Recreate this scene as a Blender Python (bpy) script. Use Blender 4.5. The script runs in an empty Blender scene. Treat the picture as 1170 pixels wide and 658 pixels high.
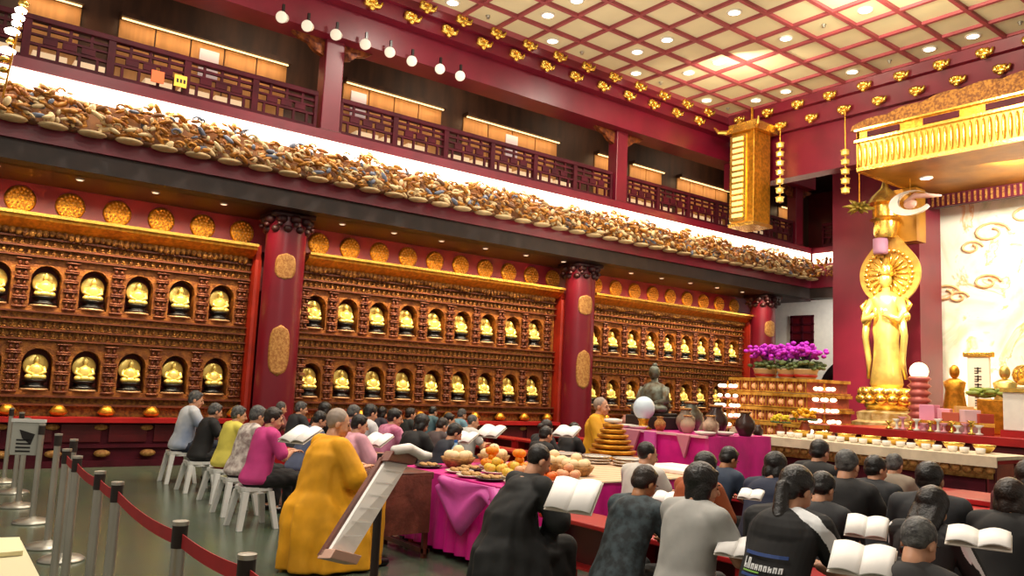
import bpy, math, random
import numpy as np
from mathutils import Vector, Matrix
random.seed(7)
PI = math.pi
SC = bpy.context.scene
COL = SC.collection
# ---------------------------------------------------------------- camera model
F, HC, PX, PY = 920., 1.5, 585., 329.
def _n(v): return v/np.linalg.norm(v)
_Y = _n(np.array([1790-PX, -(493-PY), -F]))
_q = _n(np.array([190-PX, -(493-.045*1600-PY), -F]))
_U = _n(np.cross(_q, _Y)); _U = _U if _U[1] > 0 else -_U
RM = np.array([np.cross(_Y, _U), _Y, _U])
CP = np.array([0, 0, HC])
def ray(x, y): return RM @ np.array([x-PX, -(y-PY), -F])
def atz(x, y, z): r = ray(x, y); return Vector(CP + r*(z-HC)/r[2])
def atx(x, y, X): r = ray(x, y); return Vector(CP + r*X/r[0])
def aty(x, y, Y): r = ray(x, y); return Vector(CP + r*Y/r[1])
def dep(x, y, d): return Vector(CP + ray(x, y)*d/F)
cam = bpy.data.cameras.new('camera'); camo = bpy.data.objects.new('camera', cam); COL.objects.link(camo)
M4 = Matrix([list(RM[i])+[float(CP[i])] for i in range(3)]+[[0, 0, 0, 1]])
camo.matrix_world = M4
cam.sensor_width = 36; cam.lens = 36*F/1170; cam.clip_end = 200; cam.clip_start = .05
SC.camera = camo
SC.view_settings.view_transform = 'Standard'; SC.view_settings.look = 'None'
SC.view_settings.gamma = 1; SC.view_settings.exposure = 0; SC.view_settings.use_curve_mapping = False
# ---------------------------------------------------------------- mesh builder
class MB:
    def __init__(s): s.v = []; s.f = []
    def add(s, v, f):
        o = len(s.v); s.v += [tuple(p) for p in v]; s.f += [tuple(i+o for i in q) for q in f]; return s
    def box(s, x0, y0, z0, x1, y1, z1):
        return s.add([(x0,y0,z0),(x1,y0,z0),(x1,y1,z0),(x0,y1,z0),(x0,y0,z1),(x1,y0,z1),(x1,y1,z1),(x0,y1,z1)],
                     [(0,3,2,1),(4,5,6,7),(0,1,5,4),(1,2,6,5),(2,3,7,6),(3,0,4,7)])
    def cbox(s, c, d, R=None):
        b = MB().box(-d[0]/2,-d[1]/2,-d[2]/2,d[0]/2,d[1]/2,d[2]/2)
        if R is None: R = Matrix.Identity(3)
        return s.add([Vector(c)+R@Vector(p) for p in b.v], b.f)
    def rings(s, rs, cap=True, closed=True):
        n = len(rs[0]); v = [p for r in rs for p in r]; f = []
        for i in range(len(rs)-1):
            for j in range(n if closed else n-1):
                k = (j+1) % n
                f.append((i*n+j, i*n+k, (i+1)*n+k, (i+1)*n+j))
        if cap: f.append(tuple(range(n-1,-1,-1))); f.append(tuple((len(rs)-1)*n+j for j in range(n)))
        return s.add(v, f)
    def lathe(s, prof, c=(0,0,0), n=20, sy=1., R=None, ripple=0, rn=8):
        rs = []
        for r, z in prof:
            ring = []
            for j in range(n):
                a = 2*PI*j/n; rr = r*(1+ripple*math.cos(rn*a)); p = Vector((rr*math.cos(a), rr*sy*math.sin(a), z))
                if R is not None: p = R@p
                ring.append(Vector(c)+p)
            rs.append(ring)
        return s.rings(rs)
    def tube(s, pts, r, n=10):
        pts = [Vector(p) for p in pts]; rs = []
        R = r if isinstance(r, (list, tuple)) else [r]*len(pts)
        up = Vector((0,0,1)); prev = None
        for i, p in enumerate(pts):
            t = (pts[min(i+1,len(pts)-1)]-pts[max(i-1,0)]).normalized()
            a = t.cross(up if prev is None else prev[1])
            if a.length < 1e-3: a = t.cross(Vector((1,0,0)))
            a.normalize(); b = a.cross(t).normalized() if prev is not None else a.cross(t).normalized()
            prev = (a, b)
            rs.append([p+(a*math.cos(2*PI*j/n)+b*math.sin(2*PI*j/n))*R[i] for j in range(n)])
        return s.rings(rs)
    def ell(s, c, r, n=14, m=9, R=None):
        if not isinstance(r, (tuple, list)): r = (r, r, r)
        rs = []
        for i in range(m+1):
            t = -PI/2+PI*i/m; cr = max(math.cos(t), .02)
            ring = []
            for j in range(n):
                a = 2*PI*j/n; p = Vector((r[0]*cr*math.cos(a), r[1]*cr*math.sin(a), r[2]*math.sin(t)))
                if R is not None: p = R@p
                ring.append(Vector(c)+p)
            rs.append(ring)
        return s.rings(rs)
    def prism(s, poly, a, b, ax='z'):
        def P(u, v, w): return {'z': (u,v,w), 'y': (u,w,v), 'x': (w,u,v)}[ax]
        return s.rings([[P(u,v,a) for u,v in poly],[P(u,v,b) for u,v in poly]])
    def quad(s, *p): return s.add(p, [tuple(range(len(p)))])
    def build(s, name, m, parent=None, smooth=False, bevel=0, loc=None, subs=0):
        me = bpy.data.meshes.new(name); me.from_pydata([tuple(p) for p in s.v], [], s.f); me.update()
        import bmesh
        bm = bmesh.new(); bm.from_mesh(me); bmesh.ops.recalc_face_normals(bm, faces=bm.faces); bm.to_mesh(me); bm.free()
        if smooth:
            me.polygons.foreach_set('use_smooth', [True]*len(me.polygons))
            if smooth == 2: me.set_sharp_from_angle(angle=.7)
        return link(name, me, m, parent, bevel, loc, subs)
def link(name, me, m, parent=None, bevel=0, loc=None, subs=0):
    o = bpy.data.objects.new(name, me); COL.objects.link(o)
    if m is not None:
        if not me.materials: me.materials.append(m)
        o.material_slots[0].link = 'OBJECT'; o.material_slots[0].material = m
    if parent is not None: o.parent = parent
    if loc is not None: o.location = loc
    if bevel:
        b = o.modifiers.new('bevel', 'BEVEL'); b.width = bevel; b.segments = 2; b.limit_method = 'ANGLE'
    if subs:
        b = o.modifiers.new('sub', 'SUBSURF'); b.levels = subs; b.render_levels = subs
    return o
def tag(o, label=None, cat=None, group=None, kind=None):
    if label: o['label'] = label
    if cat: o['category'] = cat
    if group: o['group'] = group
    if kind: o['kind'] = kind
    return o
def thing(name, label, cat, loc=(0,0,0), rz=0, group=None, kind=None):
    o = bpy.data.objects.new(name, None); COL.objects.link(o); o.empty_display_size = .1
    o.location = loc; o.rotation_euler = (0,0,rz)
    return tag(o, label, cat, group, kind)
KIDS = {}
def kids(o): return [c for c in bpy.data.objects if c.parent == o]
def dup(root, loc, rz=None, label=None, scale=None):
    if root.name not in KIDS:
        KIDS[root.name] = [(c, kids(c)) for c in kids(root)]
    r = root.copy(); COL.objects.link(r); r.location = loc
    if rz is not None: r.rotation_euler = (0,0,rz)
    if scale is not None: r.scale = (scale,)*3
    if label: r['label'] = label
    for c, gs in KIDS[root.name]:
        d = c.copy(); COL.objects.link(d); d.parent = r
        for g in gs:
            h = g.copy(); COL.objects.link(h); h.parent = d
    return r
# ---------------------------------------------------------------- materials
def lin(h):
    h = h.lstrip('#'); o = []
    for i in (0,2,4):
        c = int(h[i:i+2],16)/255; o.append(c/12.92 if c <= .04045 else ((c+.055)/1.055)**2.4)
    return tuple(o)+(1,)
MC = {}
def mat(name, col, rough=.5, metal=0., var=.0, scale=8., bump=0., col2=None, emit=None, es=0., spec=.5, bscale=None, stretch=None, alpha=1, trans=0):
    if name in MC: return MC[name]
    m = bpy.data.materials.new(name); m.use_nodes = True; nt = m.node_tree; b = nt.nodes['Principled BSDF']
    c = lin(col); b.inputs['Base Color'].default_value = c; b.inputs['Roughness'].default_value = rough
    b.inputs['Metallic'].default_value = metal; b.inputs['Specular IOR Level'].default_value = spec
    if trans: b.inputs['Transmission Weight'].default_value = trans
    if emit: b.inputs['Emission Color'].default_value = lin(emit); b.inputs['Emission Strength'].default_value = es
    tc = nt.nodes.new('ShaderNodeTexCoord'); mp = nt.nodes.new('ShaderNodeMapping'); nt.links.new(tc.outputs['Object'], mp.inputs[0])
    if stretch: mp.inputs['Scale'].default_value = stretch
    no = nt.nodes.new('ShaderNodeTexNoise'); no.inputs['Scale'].default_value = scale; no.inputs['Detail'].default_value = 4
    nt.links.new(mp.outputs[0], no.inputs['Vector'])
    mx = nt.nodes.new('ShaderNodeMix'); mx.data_type = 'RGBA'
    c2 = lin(col2) if col2 else tuple(x*(1-var*1.6) for x in c[:3])+(1,)
    rp = nt.nodes.new('ShaderNodeMapRange'); rp.inputs['From Min'].default_value = .38; rp.inputs['From Max'].default_value = .62
    nt.links.new(no.outputs['Fac'], rp.inputs['Value']); nt.links.new(rp.outputs[0], mx.inputs['Factor'])
    mx.inputs['A'].default_value = c; mx.inputs['B'].default_value = c2
    nt.links.new(mx.outputs['Result'], b.inputs['Base Color'])
    if bump:
        n2 = nt.nodes.new('ShaderNodeTexNoise'); n2.inputs['Scale'].default_value = bscale or scale*3; n2.inputs['Detail'].default_value = 3
        nt.links.new(mp.outputs[0], n2.inputs['Vector'])
        bp = nt.nodes.new('ShaderNodeBump'); bp.inputs['Strength'].default_value = bump; bp.inputs['Distance'].default_value = .02
        nt.links.new(n2.outputs['Fac'], bp.inputs['Height']); nt.links.new(bp.outputs[0], b.inputs['Normal'])
    MC[name] = m; return m
RED = mat('red_lacquer', '#6e0e26', .38, var=.15, scale=2)
REDD = mat('dark_red_lacquer', '#5c0c16', .4, var=.2, scale=3)
REDB = mat('bright_red_paint', '#a81a1c', .35, var=.15, scale=3)
MAROON = mat('maroon_wood', '#4c0c1c', .6, var=.25, scale=4, spec=.2)
ORED = mat('orange_red_lacquer', '#8e2010', .35, var=.2, scale=3)
DARK = mat('dark_band', '#2a1a14', .6, var=.3, scale=4)
BROWN = mat('brown_wood', '#523222', .55, var=.3, scale=4, stretch=(1,1,.2))
WOODR = mat('reddish_wood', '#6b2f1c', .45, var=.35, scale=5, stretch=(1,1,.15))
GOLD = mat('gilded', '#d8952c', .32, .75, var=.25, scale=14, bump=.3)
GOLDD = mat('aged_gilding', '#a8682a', .45, .4, col2='#76401a', scale=10, bump=.5, bscale=40)
GOLDC = mat('carved_gilding', '#a4702c', .45, .4, col2='#6a3c18', scale=22, bump=.9, bscale=60)
GOLDB = mat('bright_gold', '#ffd467', .22, .9, var=.12, scale=9, bump=.15)
GOLDP = mat('plaque_gold', '#b98a4a', .5, .3, col2='#94602c', scale=25, bump=.6)
TILEC = mat('carved_red_brown', '#7e4424', .5, .2, col2='#5a2614', scale=12, bump=.5, bscale=50)
CREAM = mat('cream_panel', '#d2caa6', .6, var=.05, scale=1.5)
PINKR = mat('rose_beam', '#96424a', .5, var=.1, scale=3)
WHITE = mat('white_paint', '#e8e4da', .5, var=.04)
PLAST = mat('white_plastic', '#d4d6d2', .3, var=.03)
STEEL = mat('brushed_steel', '#b4b2a8', .36, .8, var=.1, scale=3)
BLACK = mat('black_lacquer', '#100c0c', .3, var=.2)
PAPER = mat('paper', '#f4f2ee', .6, var=.02, emit=None)
MAG = mat('magenta_satin', '#d81c8c', .42, var=.18, scale=3, bump=.2)
MAGL = mat('light_magenta_satin', '#dc5cb4', .4, var=.15, scale=3)
BELT = mat('red_belt', '#b0101c', .6, var=.1)
def emat(name, col, s):
    m = bpy.data.materials.new(name); m.use_nodes = True; b = m.node_tree.nodes['Principled BSDF']
    b.inputs['Base Color'].default_value = lin(col); b.inputs['Emission Color'].default_value = lin(col); b.inputs['Emission Strength'].default_value = s
    return m
LAMP = emat('lamp_glow', '#fff2dc', 9)
COVE = emat('cove_glow', '#ffe9cf', 6)
LEDW = emat('led_strip', '#ffcf8a', 3)
LAMPD = emat('dim_lamp_glow', '#ffe0c0', 1.2)
# ================================================================= THE SETTING
WX = -13.6                      # front plane of the shrine cabinets
CY = [-1.7, 5.2, 12.1, 19.0]    # big red columns
FX = -12.5                      # gallery front plane
ZC = 8.25
def floor_mat():
    m = bpy.data.materials.new('polished_floor'); m.use_nodes = True; nt = m.node_tree; b = nt.nodes['Principled BSDF']
    tc = nt.nodes.new('ShaderNodeTexCoord'); br = nt.nodes.new('ShaderNodeTexBrick'); nt.links.new(tc.outputs['Object'], br.inputs['Vector'])
    br.offset = 0; br.inputs['Scale'].default_value = 1; br.inputs['Brick Width'].default_value = .8; br.inputs['Row Height'].default_value = .8
    br.inputs['Mortar Size'].default_value = .006
    br.inputs['Color1'].default_value = lin('#505c4c'); br.inputs['Color2'].default_value = lin('#566252'); br.inputs['Mortar'].default_value = lin('#454f42')
    no = nt.nodes.new('ShaderNodeTexNoise'); no.inputs['Scale'].default_value = 3; no.inputs['Detail'].default_value = 6
    nt.links.new(tc.outputs['Object'], no.inputs['Vector'])
    mx = nt.nodes.new('ShaderNodeMix'); mx.data_type = 'RGBA'; mx.blend_type = 'MULTIPLY'; mx.inputs['Factor'].default_value = .35
    nt.links.new(br.outputs['Color'], mx.inputs['A']); nt.links.new(no.outputs['Color'], mx.inputs['B'])
    nt.links.new(mx.outputs['Result'], b.inputs['Base Color']); b.inputs['Roughness'].default_value = .22
    return m
def struct(o): o['kind'] = 'structure'; return o
struct(MB().box(-16.5,-4,-.1,6,24,0).build('floor', floor_mat()))
struct(MB().box(-16.5,-4,0,-16.4,24,9).build('wall_left', RED))
struct(MB().box(-14.6,-4,3.0,-14.5,24,5.4).build('wall_bay', RED))
struct(MB().box(-16.5,23,0,6,23.1,9).build('wall_back', REDD))
# ceiling, lattice, sprinklers
cl = struct(MB().box(-12.0,-4,ZC,6,15.6,ZC+.1).build('ceiling', CREAM))
lt = MB(); PT = .785; cx0, cy0 = -11.70, 8.11
k = 0
for i in range(-1, 23):
    x = cx0+PT*(i+.5); 
    if x < 5.9: lt.box(x-.036,-4,ZC-.06,x+.036,15.6,ZC+.01)
for k in range(-15, 10):
    y = cy0+PT*(k+.5)
    if y < 15.65: lt.box(-12.0,y-.036,ZC-.055,5.9,y+.036,ZC+.005)
lt.build('ceiling_lattice', PINKR, cl)
# stepped cornices (left and altar side) with gilded brackets
YC = 15.6
struct(MB().box(-12.16,-4,8.02,-12.0,YC+.3,8.35).build('trim_1', RED))
struct(MB().box(-12.34,-4,7.76,-12.1,YC+.5,8.02).build('trim_2', RED))
struct(MB().prism([(-12.16,8.00),(-11.93,8.25),(-11.93,8.30),(-12.16,8.30)], -4, YC, 'y').build('trim_3', PINKR))
struct(MB().prism([(-12.34,7.74),(-12.12,7.98),(-12.12,8.03),(-12.34,8.03)], -4, YC+.2, 'y').build('trim_4', PINKR))
gb = struct(MB().box(-12.9,-4,7.23,-12.32,19.9,7.80).build('trim_5', RED))
struct(MB().prism([(YC+.05,8.0),(YC-.05,8.25),(YC-.05,8.3),(YC+.3,8.3),(YC+.3,8.0)], -12.0, 6, 'x').build('trim_6', RED))
struct(MB().prism([(YC+.35,7.62),(YC+.2,8.0),(YC+.6,8.0),(YC+.6,7.62)], -12.2, 6, 'x').build('trim_7', RED))
struct(MB().box(-12.5,YC+.5,6.55,6,YC+.9,7.66).build('trim_8', RED))
br0 = MB()
br0.ell((0,0,0),(.05,.13,.035),12,6); br0.ell((.02,-.08,.03),(.035,.05,.05),8,5); br0.ell((.02,.06,.035),(.03,.04,.04),8,5)
br0.box(-.1,-.05,-.02,.02,.05,.05); br0.ell((.03,0,-.045),(.03,.05,.03),8,5)
br0.tube([(0,.02,.0),(.03,.13,.0),(.04,.16,.05)],[.03,.03,.02],7); br0.ell((.01,-.03,.055),(.04,.09,.03),9,6)
bm0 = br0.build('bracket', GOLDB, None, True); tag(bm0, 'small gilded bracket on the stepped red cornice', 'bracket', 'gilded brackets on the ceiling cornice')
def put(o0, loc, rz, first=[True]):
    o = o0.copy() ; COL.objects.link(o); o.location = loc; o.rotation_euler = (0,0,rz); return o
bidx = 0
def bracket(loc, rz):
    global bidx
    bm0.scale = (1.5,1.15,1.5)
    if bidx == 0: bm0.location = loc; bm0.rotation_euler = (0,0,rz); o = bm0
    else: o = put(bm0, loc, rz)
    bidx += 1; return o
rows_lab = {0:'gilded bracket in the upper row of the left cornice under the coffered ceiling', 1:'gilded bracket in the lower row of the left cornice above the gallery beam',
            2:'gilded bracket in the upper row of the cornice over the altar', 3:'gilded bracket in the lower row of the cornice over the altar canopy'}
grp = {0:'upper left cornice brackets',1:'lower left cornice brackets',2:'upper altar cornice brackets',3:'lower altar cornice brackets'}
for k in range(0, 15):
    y = 4.6+.785*k
    for r, (x, z) in enumerate([(-12.0,8.11),(-12.08,7.86)]):
        if y+.0 < 15.5: o = bracket((x, y-.25*r, z), 0); o['label'] = rows_lab[r]; o['group'] = grp[r]
for k in range(0, 13):
    x = -11.7+.785*k
    if x > -3.2: break
    o = bracket((x, YC+.03, 8.03), -PI/2); o['label'] = rows_lab[2]; o['group'] = grp[2]
    o = bracket((x+.2, YC+.26, 7.72), -PI/2); o['label'] = rows_lab[3]; o['group'] = grp[3]
# downlights
dl = MB().lathe([(.13,0),(.13,-.02),(.10,-.025),(.10,-.012)], n=20).build('trim_ring', WHITE, None, True)
dlr = thing('downlight','','ceiling light'); dl.parent = dlr
MB().lathe([(.001,-.014),(.1,-.014),(.1,-.018),(.001,-.018)], n=20).build('lens', LAMP, dlr)
spx = [(517,3),(653,2),(623,18),(630,47),(829.7,15.4),(757.5,46.8),(725.5,60),(725.5,83.7),(785,83.7),(817.8,71.8),(891,44.5),(807.6,115.3),(863,115.3),(897,105),(856.8,133.3),(976.3,13.7),(969.7,82.5),(1053.8,56),(1101,42)]
seen = set()
for n, (px, py) in enumerate(spx):
    p = atz(px, py, ZC); i = round((p.x-cx0)/PT); k = round((p.y-cy0)/PT)
    if (i,k) in seen: continue
    seen.add((i,k)); loc = (cx0+PT*i, cy0+PT*k, ZC)
    if n == 0: dlr.location = loc; tag(dlr,'round white downlight lit in a cream ceiling panel','ceiling light','round downlights in the coffered ceiling')
    else: dup(dlr, loc)
sp0 = MB().lathe([(.001,0),(.045,0),(.04,-.02),(.015,-.03),(.015,-.05),(.03,-.055),(.001,-.06)], n=10).build('sprinkler', STEEL, None, True)
tag(sp0,'tiny dark sprinkler head in a cream ceiling panel between the lights','sprinkler','sprinkler heads in the ceiling')
for n,(px,py) in enumerate([(558.5,18.5),(663,60.5),(753.8,95),(831.8,124.5),(930.8,30.4),(1009.7,70.4),(1153,26)]):
    p = atz(px,py,ZC); i = round((p.x-cx0)/PT); k = round((p.y-cy0)/PT); loc = (cx0+PT*i, cy0+PT*k, ZC)
    if (i,k) in seen: continue
    seen.add((i,k))
    if n == 0: sp0.location = loc
    else: put(sp0, loc, 0)
# ---------------- gallery: slab, cove, frieze, dark band, soffit
struct(MB().box(-14.55,-4,5.0,-12.55,24,5.44).build('trim_9', RED))
def along(y0, y1): pass
struct(MB().box(-12.9,-4,4.2,FX,19.9,4.48).build('trim_10', DARK))
struct(MB().box(-12.9,-4,4.48,FX+.06,19.95,4.72).build('trim_11', RED))
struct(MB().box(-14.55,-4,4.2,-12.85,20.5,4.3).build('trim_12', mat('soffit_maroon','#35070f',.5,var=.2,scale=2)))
struct(MB().box(-12.75,-4,4.72,-12.52,20,5.44).build('trim_13', mat('frieze_ground','#8a5a28',.6,col2='#5c3416',scale=6)))
struct(MB().box(-12.78,-4,5.44,-12.42,19.86,5.6).build('trim_14', RED))
cove = struct(MB().prism([(-12.50,5.2),(-12.42,5.23),(-12.42,5.43),(-12.52,5.44)], -4, 19.8, 'y').build('trim_15', COVE))
# back return
struct(MB().box(FX,19.9,4.2,-8,20.3,4.48).build('trim_16', DARK)); struct(MB().box(FX,19.85,4.48,-8,20.3,4.72).build('trim_17', RED))
struct(MB().box(FX,20.0,4.72,-8,20.3,5.44).build('trim_18', RED)); struct(MB().box(FX,19.9,5.44,-8,20.3,5.6).build('trim_19', RED))
struct(MB().box(-12.4,19.88,5.16,-8,19.98,5.43).build('trim_20', COVE))
# carved frieze
FR = thing('carved_frieze','long carved frieze of gilded clouds and coloured figures under the bright cove light','frieze',(FX,0,4.7))
FRS = [('gilded_carving',mat('frieze_gold','#b47a2a',.5,.25,col2='#80501c',scale=9,bump=.4)),('pale_cloud',mat('frieze_cream','#d2b888',.6,var=.2,scale=6)),
       ('orange_carving',mat('frieze_orange','#a8642a',.5,var=.3,scale=6)),('blue_figure',mat('frieze_blue','#6c7488',.6,var=.3,scale=6)),('dark_figure',mat('frieze_dark','#785030',.6,var=.3,scale=6))]
fm = [MB() for _ in FRS]
def blob(m, c, R):
    t = random.random(); s = random.uniform(.4,1.0)
    rot = Matrix.Rotation(random.uniform(-.9,.5),3,'X')@Matrix.Rotation(random.uniform(-.6,.6),3,'Z')
    if t < .55: m.ell(R(c), tuple(R(Vector((.05*s,.12*s,.038*s)))-R(Vector((0,0,0)))) if 0 else (.05*s,.12*s,.038*s), 8, 5, rot)
    elif t < .8: m.ell(R(c), (.05*s,.05*s,.075*s), 8, 5, rot)
    else:
        pts = [R(Vector(c)+Vector((.02*math.cos(a),.09*s*math.cos(a*1.2)*(1-a/7),.07*s*math.sin(a*1.2)*(1-a/7)))) for a in [i*.7 for i in range(7)]]
        m.tube(pts, [.028*s*(1-i*.1) for i in range(7)], 6)
I3 = lambda c: Vector(c)
y = -.3
while y < 19.9:
    for _ in range(15):
        h = random.random(); z = .04+.60*h
        x = .02+.3*(1-h)**.5*random.uniform(.3,1)+.04
        # keep the crest ragged
        if h > .84+.09*(math.sin(y*5.3)+math.sin(y*2.1+1)): continue
        q = random.random(); kk = 0 if q < .5 else 1 if q < .74 else 2 if q < .86 else 3 if q < .93 else 4
        if h < .25 and kk in (2,): kk = 1
        blob(fm[kk], (x, y+random.uniform(-.06,.06), z), I3)
    y += .115
y = 0
while y < 19.8:
    fm[1].ell((.2,y,.0),(.16,.19,.04),12,6); fm[4].ell((.12,y+.24,.03),(.1,.1,.04),8,5); y += .48
x = .3
while x < 3.6:
    for _ in range(8):
        h = random.random(); q = random.random(); kk = 0 if q < .6 else 2 if q < .8 else 1 if q < .92 else 4
        blob(fm[kk], (x, 19.85-.2*(1-h), .05+.5*h), I3)
    x += .12
for (n, m), b in zip(FRS, fm): tag(b.build(n, m, FR, True), kind='stuff')
# ================================================================= shrine cabinets, statues, columns
STEP = .643
ZR = [2.30, 1.08]               # ledge heights of the two statue rows
BAYS = [(-.2, 4.74, [4.313-.644*k for k in range(6,-1,-1)]), (5.66, 11.62, [5.984+.641*k for k in range(9)]), (12.56, 18.4, [12.87+.645*k for k in range(9)])]
ADJ = {0:.0, 1:-.0, 2:-.0}
CELLB = [(2.26,3.02),(1.04,1.80)]
def arch_panel(mb, ys, z0, z1, y0, y1):
    """front panel with a round-headed opening for every statue, with reveals"""
    hw, zb, zc = .2, z0+.06, z0+.46
    edges = [y0]+[(ys[i]+ys[i+1])/2 for i in range(len(ys)-1)]+[y1]
    for i, yc in enumerate(ys):
        a, b = edges[i], edges[i+1]
        inn = [(yc-hw, zb)]+[(yc-hw*math.cos(t), zc+hw*1.05*math.sin(t)) for t in [PI*j/12 for j in range(13)]]+[(yc+hw, zb)]
        out = [(a, zb)]
        for j in range(13):
            t = PI*j/12
            if j < 3: out.append((a, zc+(z1-zc)*j/3))
            elif j > 9: out.append((b, zc+(z1-zc)*(12-j)/3))
            else: out.append((a+(b-a)*(j-3)/6, z1))
        out.append((b, zb))
        n = len(inn)
        v = [(WX,p[0],p[1]) for p in inn]+[(WX,p[0],p[1]) for p in out]+[(WX-.3,p[0],p[1]) for p in inn]
        f = [(j,j+1,n+j+1,n+j) for j in range(n-1)]+[(j,j+1,2*n+j+1,2*n+j) for j in range(n-1)]
        mb.add(v, f)
        mb.box(WX-.3,a,z0,WX,b,zb)
def tiny_row(mb, y0, y1, z, h, pitch=.105):
    n = int((y1-y0)/pitch); p = (y1-y0)/n
    for i in range(n):
        c = y0+p*(i+.5)
        mb.box(WX,c-p*.36,z+.01,WX+.03,c+p*.36,z+h*.2)
        mb.ell((WX+.02,c,z+h*.45),(.022,p*.27,h*.3),6,4)
        mb.ell((WX+.025,c,z+h*.78),(.02,p*.15,h*.16),6,4)
def cabinet(idx, y0, y1, ys):
    names = ['gilded shrine cabinet at the left edge before the first red column','gilded shrine cabinet between the two big red columns','gilded shrine cabinet farthest right, beside the flower tower']
    c = thing('shrine_cabinet', names[idx], 'shrine cabinet', (0,0,0), 0, 'gilded shrine cabinets along the wall')
    c.location = (0,0,0)
    b = MB()
    b.box(WX-.34,y0,.0,WX-.3,y1,3.6); b.build('back_panel', mat('niche_back','#7a2a16',.5,var=.3,scale=6), c)
    f = MB()
    for z0, z1 in CELLB: f = MB(); arch_panel(f, ys, z0, z1, y0, y1); f.build('arched_panel', GOLDD, c)
    # pilaster tiles between the niches
    t = MB()
    edges = [(ys[i]+ys[i+1])/2 for i in range(len(ys)-1)]
    for z0, z1 in CELLB:
        for e in edges+[max(min(ys)-STEP/2, y0+.1), min(max(ys)+STEP/2, y1-.1)]:
            for j in range(5):
                z = z0+.03+j*.145
                t.box(WX,e-.09,z,WX+.05,e+.09,z+.03); t.ell((WX+.02,e-.04,z+.075),(.03,.03,.045),6,4); t.ell((WX+.02,e+.04,z+.075),(.03,.03,.045),6,4)
                t.box(WX,e-.095,z+.12,WX+.06,e+.095,z+.14)
    tag(t.build('pilaster_figures', TILEC, c, True), kind='stuff')
    # bands
    bd = MB()
    bd.box(WX-.3,y0,1.80,WX,y1,2.26); bd.box(WX-.3,y0,3.02,WX,y1,3.62); bd.box(WX-.3,y0,.0,WX,y1,1.04)
    bd.build('band_board', GOLDC, c)
    sh = MB()
    for z in (1.84,1.985,2.13,2.24): sh.box(WX-.0,y0,z-.012,WX+.07,y1,z+.012)
    for z in (3.05,3.19,3.32): sh.box(WX,y0,z-.014,WX+.075,y1,z+.014)
    for z in (1.02,.9): sh.box(WX,y0,z-.015,WX+.1,y1,z+.015)
    sh.build('shelf_moulding', mat('dark_moulding','#6e3418',.5,.15,var=.3,scale=6), c)
    tr = MB()
    for z in (1.85,1.995): tiny_row(tr, y0+.02, y1-.02, z, .12)
    for z in (3.065,3.205): tiny_row(tr, y0+.02, y1-.02, z, .11)
    tag(tr.build('tiny_buddha_rows', GOLDC, c, True), kind='stuff')
    # cornice: gilded sloping board, frill and bright top edge
    co = MB().prism([(WX-.05,3.44),(WX+.1,3.42),(WX+.3,3.55),(WX+.3,3.60),(WX-.3,3.60),(WX-.3,3.44)], y0, y1, 'y'); co.build('cornice', GOLD, c)
    MB().box(WX-.35,y0,3.6,WX+.36,y1,3.645).build('cornice_edge', GOLDB, c)
    fr = MB(); yy = y0+.06
    while yy < y1-.06:
        s = 1+.5*math.sin(yy*9.8)
        fr.ell((WX+.09,yy,3.41-.02*s),(.05,.055,.05+.018*s),7,4); yy += .085
    tag(fr.build('cornice_frill', GOLDC, c, True), kind='stuff')
    # base cabinet: gilded brackets, bright red ledge, dark red doors with gold pads
    MB().box(WX-.3,y0,.66,WX+.34,y1,.73).build('ledge', REDB, c)
    bs = MB(); bs.box(WX-.3,y0,0,WX+.22,y1,.1); bs.box(WX-.3,y0,.1,WX+.14,y1,.66); bs.box(WX-.3,y0,.28,WX+.2,y1,.33); bs.build('base', MAROON, c)
    for i, yc in enumerate(ys):
        m = MB(); m.lathe([(.02,.735),(.07,.75),(.11,.8),(.07,.86),(.04,.9)],(WX+.12,yc+STEP/2 if yc+STEP/2<y1-.1 else yc-.2,0),10,1.2); m.build('lotus_bracket', GOLD, c, True)
        d = MB(); d.box(WX+.14,yc-.27,.36,WX+.17,yc+.27,.63); dd = d.build('drawer', REDD, c, bevel=.01)
        MB().ell((WX+.18,yc+.26,.585),(.02,.1,.045),8,5).build('corner_plate', GOLDP, dd, True)
        e = MB(); e.ell((WX+.2,yc+.3,.2),(.06,.12,.055),10,6); e.build('foot_cushion', GOLDP, c, True)
    return c
cabs = [cabinet(i, *b) for i, b in enumerate(BAYS)]
# side pilasters of the cabinets (rounded, orange red)
for i,(y0,y1) in enumerate([(4.74,4.86),(11.62,11.76),(18.4,18.6)]):
    p = thing('rounded_pilaster', ['glossy orange-red curved side post left of the nearest red column','glossy orange-red curved side post left of the middle red column','glossy orange-red curved side post at the end of the farthest cabinet'][i], 'pilaster', (WX-.1,(y0+y1)/2-.0,0))
    MB().prism([(-.2,-.055),(.2,-.055),(.29,-.04),(.32,0),(.32,.055),(-.2,.055)],0,3.4,'z').build('post', ORED, p)
    MB().prism([(-.2,-.055),(.2,-.055),(.27,-.03),(.27,.055),(-.2,.055)],3.4,3.66,'z').build('cap', ORED, p)
    MB().box(-.2,-.058,0,.33,.058,.25).build('plinth', REDD, p, bevel=.01)
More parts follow.
